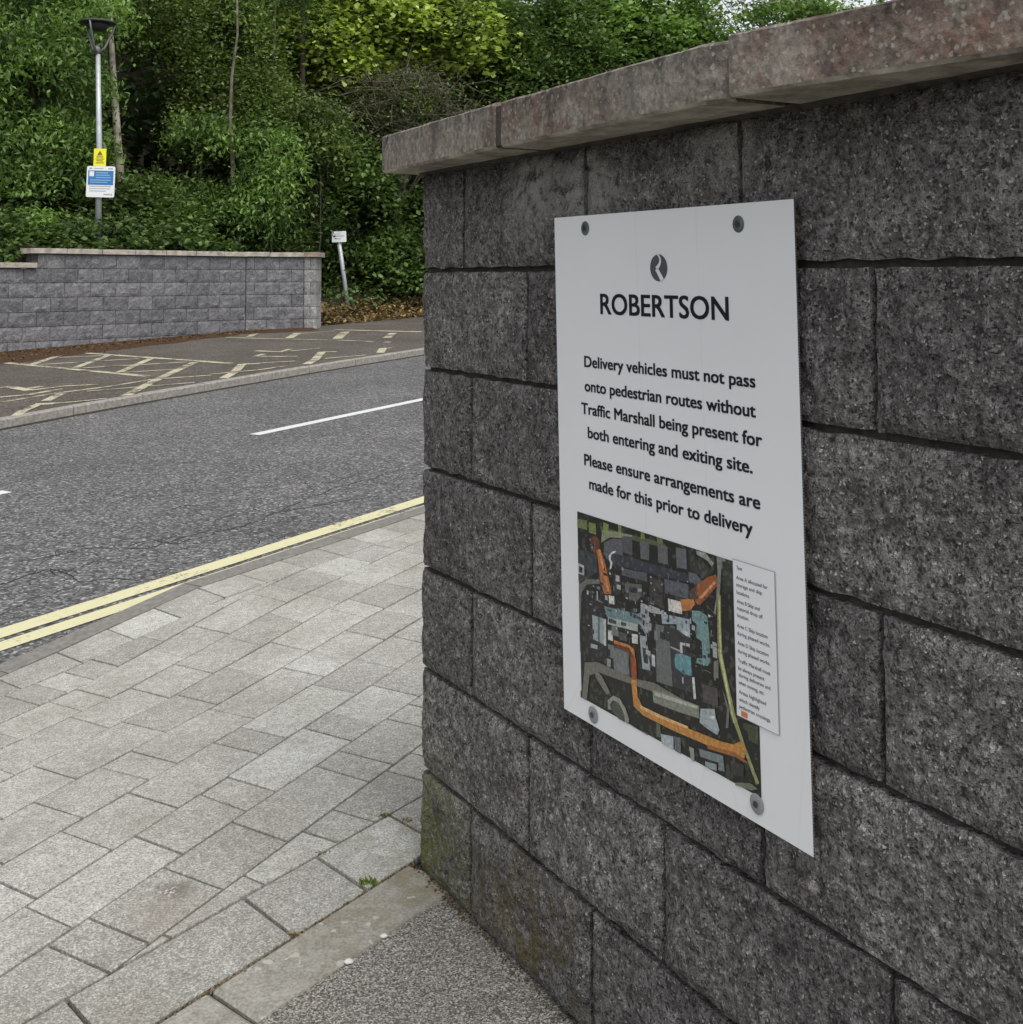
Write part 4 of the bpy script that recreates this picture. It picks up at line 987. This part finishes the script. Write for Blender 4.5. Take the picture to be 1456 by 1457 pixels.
plant('sapling', 'fresh green sapling just right of the slender trunk, above the far wall', 'sapling', [(-4.75, 22.9, 3.7, .55, .6, .4), (-4.9, 22.8, 2.9, .5, .4, .4)], 'leaf_bright', 150, 34, .10, .22, trunk_r=.025, nlimb=5, aspect=.42, droop=.6)
plant('sapling', 'olive green sapling at the right end of the thicket, left of the leaning sign', 'sapling', [(-4.0, 23.9, 4.5, .5, .6, .4), (-4.2, 23.9, 3.6, .5, .5, .4)], 'leaf_olive', 150, 34, .10, .22, trunk_r=.025, nlimb=5, aspect=.5, droop=.5)
plant('maple_tree', 'sunlit-looking yellow-green crown above the bare twigs at the top of the picture', 'tree', T['bright'], 'leaf_yellow', 1900, 20, .12, .22, shape='hex', aspect=.8, trunk_r=.13, up=.8)
plant('shrub', 'dense dark green bush behind the leaning sign, touching the corner of the near wall', 'shrub', T['hedge_right'], 'leaf_mid', 1500, 20, .095, .24, trunk_r=.05, nlimb=8, shape='hex', aspect=.65)
plant('bare_tree', 'tangle of brown bare twigs between the yellow-green crown and the coping', 'tree', T['twiggy'], 'leaf_olive', 420, 14, .07, .25, trunk_r=.09, nlimb=50, twigs=620)
plant('oak_tree', 'deep green tree seen over the second coping stone', 'tree', T['dark_right'], 'leaf_mid', 1500, 20, .11, .22, trunk_r=.14)
plant('lime_tree', 'rounded fresh green tree over the coping joint, right of the deep green one', 'tree', T['round_right'], 'leaf_bright', 1500, 20, .12, .24, trunk_r=.14, shape='hex', aspect=.75)
plant('ash_tree', 'thin open tree with sky between its branches at the top right', 'tree', T['sparse_right'], 'leaf_olive', 230, 16, .09, .25, trunk_r=.12, nlimb=30, twigs=160)
plant('hedge', 'light green leaf tops just showing over the rightmost coping stone', 'hedge', T['light_hedge'], 'leaf_bright', 520, 20, .11, .22, trunk_r=.08, nlimb=8)
# deeper wood: trunks that can be told apart, then one dark mass
for k, (x, y, r, h) in enumerate([(-6.95, 24.6, .05, 7), (-6.45, 25.2, .07, 8), (-4.6, 25.6, .08, 9), (-8.9, 23.6, .07, 8), (-1.6, 27.0, .07, 8), (-5.05, 24.4, .035, 7)]):
    rt = Vector((x, y, hill_z(x, y))); e = empty('thin_tree', tuple(rt))
    tag(e, ['thin dark trunk just right of the birch, in the black gap', 'second dark trunk right of the birch, deeper in the wood', 'dark trunk half hidden behind the tall mid-green shrub', 'dark trunk behind the bright green tree at the left edge', 'dark trunk behind the bare twigs', 'thin stem close beside the slender pale trunk'][k], 'tree', 'thin trunks deep in the wood')
    V, F = tube([rt - Vector((0, 0, .2)), rt + Vector((random.uniform(-.2, .2), 0, h * .5)), rt + Vector((random.uniform(-.4, .4), 0, h))], [r, r * .8, r * .4], 7); put('trunk', V, F, M['bark'], e, smooth=True)
    b = [(x, y, rt.z + h * .8, 1.1, 1.0, .9)]; P, t, C = crown_points(b, 240, 16, .2, .3)
    link('crown', leaves_mesh('crown', P - np.array(rt), .09, .2, t, M['leaf_dark'], .6), e)
bl = []
for i in range(95):
    s = random.uniform(-14, 26); d = random.uniform(4.2, 9); p = FA + LT * s + LN * d; h = hill_z(p.x, p.y)
    bl.append((p.x, p.y, h + random.uniform(.3, 5.2), random.uniform(1.2, 2), random.uniform(1.0, 1.8), random.uniform(.8, 1.4)))
for i in range(36):
    s = random.uniform(-16, 34); d = random.uniform(10, 15); p = FA + LT * s + LN * d; h = hill_z(p.x, p.y)
    bl.append((p.x, p.y, h + random.uniform(1, 6), random.uniform(2, 3), random.uniform(1.8, 2.8), random.uniform(1, 2)))
for i in range(16):
    bl.append((random.uniform(-2, 5.2), random.uniform(32, 35), random.uniform(4.5, 9.2), random.uniform(1.2, 1.9), random.uniform(1.1, 1.6), 1.0))
P, t, C = crown_points(bl, 7000, 13, .42, .2)
tag(link('woodland_backdrop', leaves_mesh('woodland_backdrop', P, .24, .25, t * .8, M['leaf_dark'], .7)), kind='stuff')
# undergrowth on the bank and ivy
def on_bank(n, s0, s1, d0, d1, h0, h1):
    s = rng.uniform(s0, s1, n); d = rng.uniform(d0, d1, n); P = np.array(FA)[None] + s[:, None] * np.array(LT) + d[:, None] * np.array(LN)
    z = np.array([hill_z(a, b) for a, b in P[:, :2]]); P[:, 2] = z + rng.uniform(h0, h1, n); return P
P = np.vstack([on_bank(14000, -6, 9, .5, 5, .0, .5), on_bank(9000, -7.5, 1.3, .22, 1.3, .0, .42)]); P = P[[noise.noise(Vector(p) * 1.6) > -.25 for p in P]]
tag(link('undergrowth', leaves_mesh('undergrowth', P, .11, .1, rng.uniform(0, .9, len(P)), M['leaf_mid'], .7)), kind='stuff')
P = np.vstack([on_bank(6500, .95, 8, -.25, 1.0, .02, .17), on_bank(1500, .95, 2.2, -.15, .8, .1, .4)])
tag(link('dead_ivy', leaves_mesh('dead_ivy', P, .085, .0, rng.uniform(0, 1, len(P)), M['leaf_brown'], .7, up=.75)), kind='stuff')
# brown leaf litter along the foot of the far wall
def litter_pt(s, d): p = FA + LT * s - LN * d; return p.x, p.y
V = []; F = []; N = 60
for i in range(N + 1):
    s = -8 + 8.05 * i / N; wd = .42 + .25 * max(-s, 0) * (1 if s > -6 else 0) + (1.2 if s <= -6 else 0) + .22 * noise.noise(Vector((s * 1.7, 0, 0))) + .10 * noise.noise(Vector((s * 6, 3, 0)))
    for j in range(5): x, y = litter_pt(s, wd * j / 4 - .02 if j else -.03); V.append((x, y, gz(x, y) + PK + .022 * (1 - j / 4) + .008 + (0 if j < 4 else -.006)))
for i in range(N):
    for j in range(4): a = i * 5 + j; F.append((a, a + 1, a + 6, a + 5))
tag(link('leaf_litter', mesh('leaf_litter', V, F, M['litter'])), kind='stuff')
t3 = Vector((math.cos(F3), math.sin(F3), 0)); n3 = Vector((-t3.y, t3.x, 0)); V = []; F = []
for i in range(21):
    s = -.1 + 1.3 * i / 20; wd = .62 + .2 * noise.noise(Vector((s * 4, 9, 0)))
    for j in range(4): p = FA + t3 * s - n3 * (wd * j / 3 - .02); V.append((p.x, p.y, gz(p.x, p.y) + PK + .012 * (1 - j / 3) + .012 - (.008 if j == 3 else 0)))
for i in range(20):
    for j in range(3): a = i * 4 + j; F.append((a, a + 1, a + 5, a + 4))
tag(link('leaf_litter', mesh('leaf_litter', V, F, M['litter'])), kind='stuff')
n = 1500; s = rng.uniform(-8, .9, n); d = np.abs(rng.normal(0, .5, n)) * (.35 + np.minimum(-np.minimum(s, 0), 5) * .2) + .02
P = np.array([(*litter_pt(a, b), 0) for a, b in zip(s, d)]); P[:, 2] = [gz(a, b) + PK + .03 for a, b in P[:, :2]]
tag(link('fallen_leaves', leaves_mesh('fallen_leaves', P, .045, .0, rng.uniform(0, .25, n), M['leaf_brown'], .7, up=.9)), kind='stuff')

# ------------------------------------------------------------------ lamp post with its two notices
LX, LY = -7.055, 20.1
lz = hill_z(LX, LY)
lamp = empty('street_lamp', (LX, LY, lz)); tag(lamp, 'grey street lamp with an open bowl-shaped head standing behind the low far wall', 'street lamp')
V, F = tube([(LX + .01, LY, lz - .2), (LX, LY, 3.6), (LX - .05, LY, 5.26)], [.056, .050, .038], 16); put('pole', V, F, M['steel'], lamp, smooth=True)
hx, hz = LX - .07, 5.26
V, F = tube([(hx, LY, hz), (hx, LY, hz + .10), (hx, LY, hz + .16)], [.05, .06, .03], 14); put('hub', V, F, M['lampgrey'], lamp, smooth=True)
for k in range(3):
    a = R(20 + 120 * k + 5); dx, dy = math.cos(a), math.sin(a)
    V, F = tube([(hx + dx * .03, LY + dy * .03, hz + .02), (hx + dx * .13, LY + dy * .13, hz + .13), (hx + dx * .25, LY + dy * .25, hz + .40), (hx + dx * .295, LY + dy * .295, hz + .54)], [.022, .022, .018, .016], 8)
    put('arm', V, F, M['lampgrey'], lamp, smooth=True)
def lathe(cx, cy, prof, n=32):
    V = []; F = []
    for r, z in prof:
        for i in range(n): t = 2 * math.pi * i / n; V.append((cx + r * math.cos(t), cy + r * math.sin(t), z))
    for j in range(len(prof) - 1):
        for i in range(n): F.append((j * n + i, j * n + (i + 1) % n, (j + 1) * n + (i + 1) % n, (j + 1) * n + i))
    return V, F
V, F = lathe(hx, LY, [(.001, hz + .60), (.15, hz + .60), (.28, hz + .575), (.31, hz + .55), (.31, hz + .535), (.27, hz + .53), (.001, hz + .52)]); put('canopy', V, F, M['lampdark'], lamp, smooth=True)
V, F = lathe(hx, LY, [(.001, hz + .40), (.09, hz + .41), (.16, hz + .45), (.21, hz + .525), (.001, hz + .53)]); put('lens', V, F, M['lampdark'], lamp, smooth=True)
def plate(name, c, w_, h_, yaw, roll, mat, parent, th=.012, rad=.0, facet=6):
    """upright sign plate centred on c, facing -Y turned by yaw, tilted by roll in its own plane"""
    cy_, sy_ = math.cos(yaw), math.sin(yaw); cr, sr = math.cos(roll), math.sin(roll)
    def P(a, b, o): a, b = a * cr - b * sr, a * sr + b * cr; return (c[0] + a * cy_ + o * sy_, c[1] + a * sy_ - o * cy_, c[2] + b)
    out = []
    r = rad or .001
    for qx, qy, a0 in ((1, 1, 0), (-1, 1, 90), (-1, -1, 180), (1, -1, 270)):
        for i in range(facet): t = R(a0 + 90 * i / (facet - 1)); out.append((qx * (w_ / 2 - r) + r * math.cos(t), qy * (h_ / 2 - r) + r * math.sin(t)))
    n = len(out); V = [P(a, b, th) for a, b in out] + [P(a, b, 0) for a, b in out]
    F = [tuple(range(n)), tuple(range(2 * n - 1, n - 1, -1))] + [(n + i, n + (i + 1) % n, (i + 1) % n, i) for i in range(n)]
    return put(name, V, F, mat, parent), P
def bars(name, P, rects, mat, parent, o):
    for x0, y0, x1, y1 in rects: ob = put(name, [P(x0, y0, o), P(x1, y0, o), P(x1, y1, o), P(x0, y1, o)], [(0, 1, 2, 3)], mat, parent)
    return ob
M['ink_yel'] = simple('faded_dark_print', (.16, .15, .03, 1), .5, 3, .03, 0)
yp = empty('warning_sign', (LX + .045, LY - .08, 3.47)); tag(yp, 'small yellow warning sign on the lamp post, above the white and blue one', 'sign')
_, P_ = plate('plate', (LX + .045, LY - .08, 3.47), .21, .30, R(0), R(-1), M['plate_yellow'], yp)
V = [P_(0, .12, .0135), P_(-.05, .035, .0135), P_(.05, .035, .0135)]; put('warning_triangle', V, [(0, 1, 2)], M['ink_yel'], yp)
bars('print', P_, [(-.06, .0, .06, .018), (-.07, -.035, .07, -.02), (-.055, -.065, .055, -.05), (-.07, -.1, .07, -.085)], M['ink_yel'], yp, .0135)
wp_ = empty('parking_sign', (LX + .065, LY - .08, 3.055)); tag(wp_, 'white square sign with a blue panel on the lamp post, below the yellow one', 'sign')
_, P_ = plate('plate', (LX + .065, LY - .08, 3.055), .48, .53, R(0), R(-1.5), M['plate_white'], wp_, rad=.03)
bars('blue_panel', P_, [(-.215, -.055, .215, .19)], M['plate_blue'], wp_, .0135)
bars('white_badge', P_, [(-.195, .09, -.115, .175)], M['plate_white'], wp_, .0142)
M['ink_pale'] = simple('pale_blue_print', (.25, .42, .62, 1), .5, 3, .03, 0)
bars('print', P_, [(-.085, .145, .12, .16), (-.085, .105, .15, .12), (-.085, .065, .17, .08), (-.18, .02, .17, .035), (-.18, -.015, .12, -.002)], M['ink_pale'], wp_, .0142)
smallp = bars('small_print', P_, [(-.20, .215, -.15, .235), (-.12, .22, .04, .23), (.12, .215, .2, .235), (-.19, -.085, .18, -.072), (-.19, -.125, .17, -.113), (-.19, -.165, .1, -.153), (.06, -.225, .17, -.205), (.18, -.23, .205, -.205)], M['ink_grey'], wp_, .0135)
for z in (3.10, 3.49):
    V, F = tube([(LX, LY, z - .02), (LX, LY, z + .02)], [.072, .072], 16); put('clamp', V, F, M['steel'], lamp)

# ------------------------------------------------------------------ leaning sign on the verge
bx, by = -3.31, 24.3; bz = gz(bx, by) - .1
ls = empty('leaning_sign', (bx, by, bz)); tag(ls, 'small white plate on a leaning grey post, on the verge right of the far wall', 'sign')
V, F = tube([(bx + .01, by, bz - .1), (-3.475, by, 1.6), (-3.575, by, 2.30)], [.046, .046, .046], 12); put('post', V, F, M['steel'], ls, smooth=True)
pl, P_ = plate('plate', (-3.545, by - .055, 2.262), .295, .225, R(0), R(2), M['plate_white'], ls, rad=.02)
M['ink_faint'] = simple('faint_grey_print', (.42, .44, .46, 1), .5, 3, .03, 0)
sk = bars('print', P_, [(-.11, .05, .02, .065), (-.11, .0, .11, .028), (-.04, -.05, .04, -.03)], M['ink_faint'], ls, .0135)

# ------------------------------------------------------------------ small things near the wall corner
def tuft(x, y, n, h, spread, mat, label):
    u = x * TU.x + y * TU.y; nn = x * TN.x + y * TN.y; z = pave_z(u, nn)
    V = []; F = []
    for i in range(n):
        a = random.uniform(0, 6.28); r = random.uniform(0, spread); px, py = r * math.cos(a), r * math.sin(a) * .6; hh = h * random.uniform(.4, 1.1); lx, ly = random.gauss(0, hh * .6), random.gauss(0, hh * .6); w2 = .0022
        k = len(V); V += [(px - w2, py, 0), (px + w2, py, 0), (px + lx * .5 + w2 * .8, py + ly * .5, hh * .6), (px + lx * .5 - w2 * .8, py + ly * .5, hh * .6), (px + lx, py + ly, hh)]
        F += [(k, k + 1, k + 2, k + 3), (k + 3, k + 2, k + 4)]
    me = mesh('weed', V, F, M[mat]); a = me.attributes.new('tint', 'FLOAT', 'POINT'); a.data.foreach_set('value', np.repeat(rng.uniform(.1, 1, n), 5).astype(np.float32))
    return tag(link('weed', me, loc=(x, y, z - .004)), label, 'weed')
tuft(-.316, 2.683, 46, .018, .022, 'leaf_weed', 'green weed tuft in the joint beside the concrete edging')
tuft(-.320, 2.994, 26, .013, .022, 'leaf_weed', 'thin green weed in the slab joint furthest from the edging')
tuft(-.257, 2.962, 24, .012, .018, 'leaf_brown', 'rusty brown weed against the foot of the near wall corner')
tuft(-.443, 2.816, 20, .010, .020, 'leaf_brown', 'dry brownish weed at the corner of a border slab')
tuft(-.447, 2.500, 30, .007, .024, 'leaf_brown', 'brown crumbs of moss in the edging joint nearest the camera')
def pebble(x, y, r, label):
    bm = bmesh.new(); bmesh.ops.create_icosphere(bm, subdivisions=2, radius=1)
    for v in bm.verts: v.co = Vector((v.co.x * r * 1.25, v.co.y * r, v.co.z * r * .55)) * (1 + .18 * noise.noise(v.co * 1.7 + Vector((x * 90, y, 0))))
    me = bpy.data.meshes.new('pebble'); bm.to_mesh(me); bm.free(); me.materials.append(M['pebble'])
    tag(link('pebble', me, loc=(x, y, gz(x, y) + r * .3)), label, 'stone')
pebble(-.3226, 2.395, .0075, 'white oval stone on the edge of the chip tarmac')
pebble(-.2628, 2.479, .0065, 'small white stone on the edging, nearer the near wall')
# mossy crumbs along the foot of the near wall
n = 420; s = rng.uniform(-2.49, -1.2, n) ; o = -np.abs(rng.normal(0, .010, n)) - .004
s = -2.49 + (s + 2.49) * rng.uniform(.1, 1, n)
P = np.array([tuple(wp(a, b, 0)) for a, b in zip(s, o)]); P[:, 2] = [gz(a, b) - .002 for a, b in P[:, :2]] + rng.uniform(0, .006, n)
tag(link('moss', leaves_mesh('moss', P, .006, .0, rng.uniform(0, .12, n), M['leaf_brown'], .8, up=.5)), kind='stuff')
# moss in the long joint beside the edging
n = 700; u = rng.uniform(1.2, 2.3, n); P = np.array([(*xy(a, bord_out(a) + rng.normal(0, .004)), pave_z(a, bord_out(a)) - rng.uniform(.001, .009)) for a in u])
tag(link('joint_moss', leaves_mesh('joint_moss', P, .007, .0, rng.uniform(0, .5, n), M['leaf_brown'], .8, up=.5)), kind='stuff')
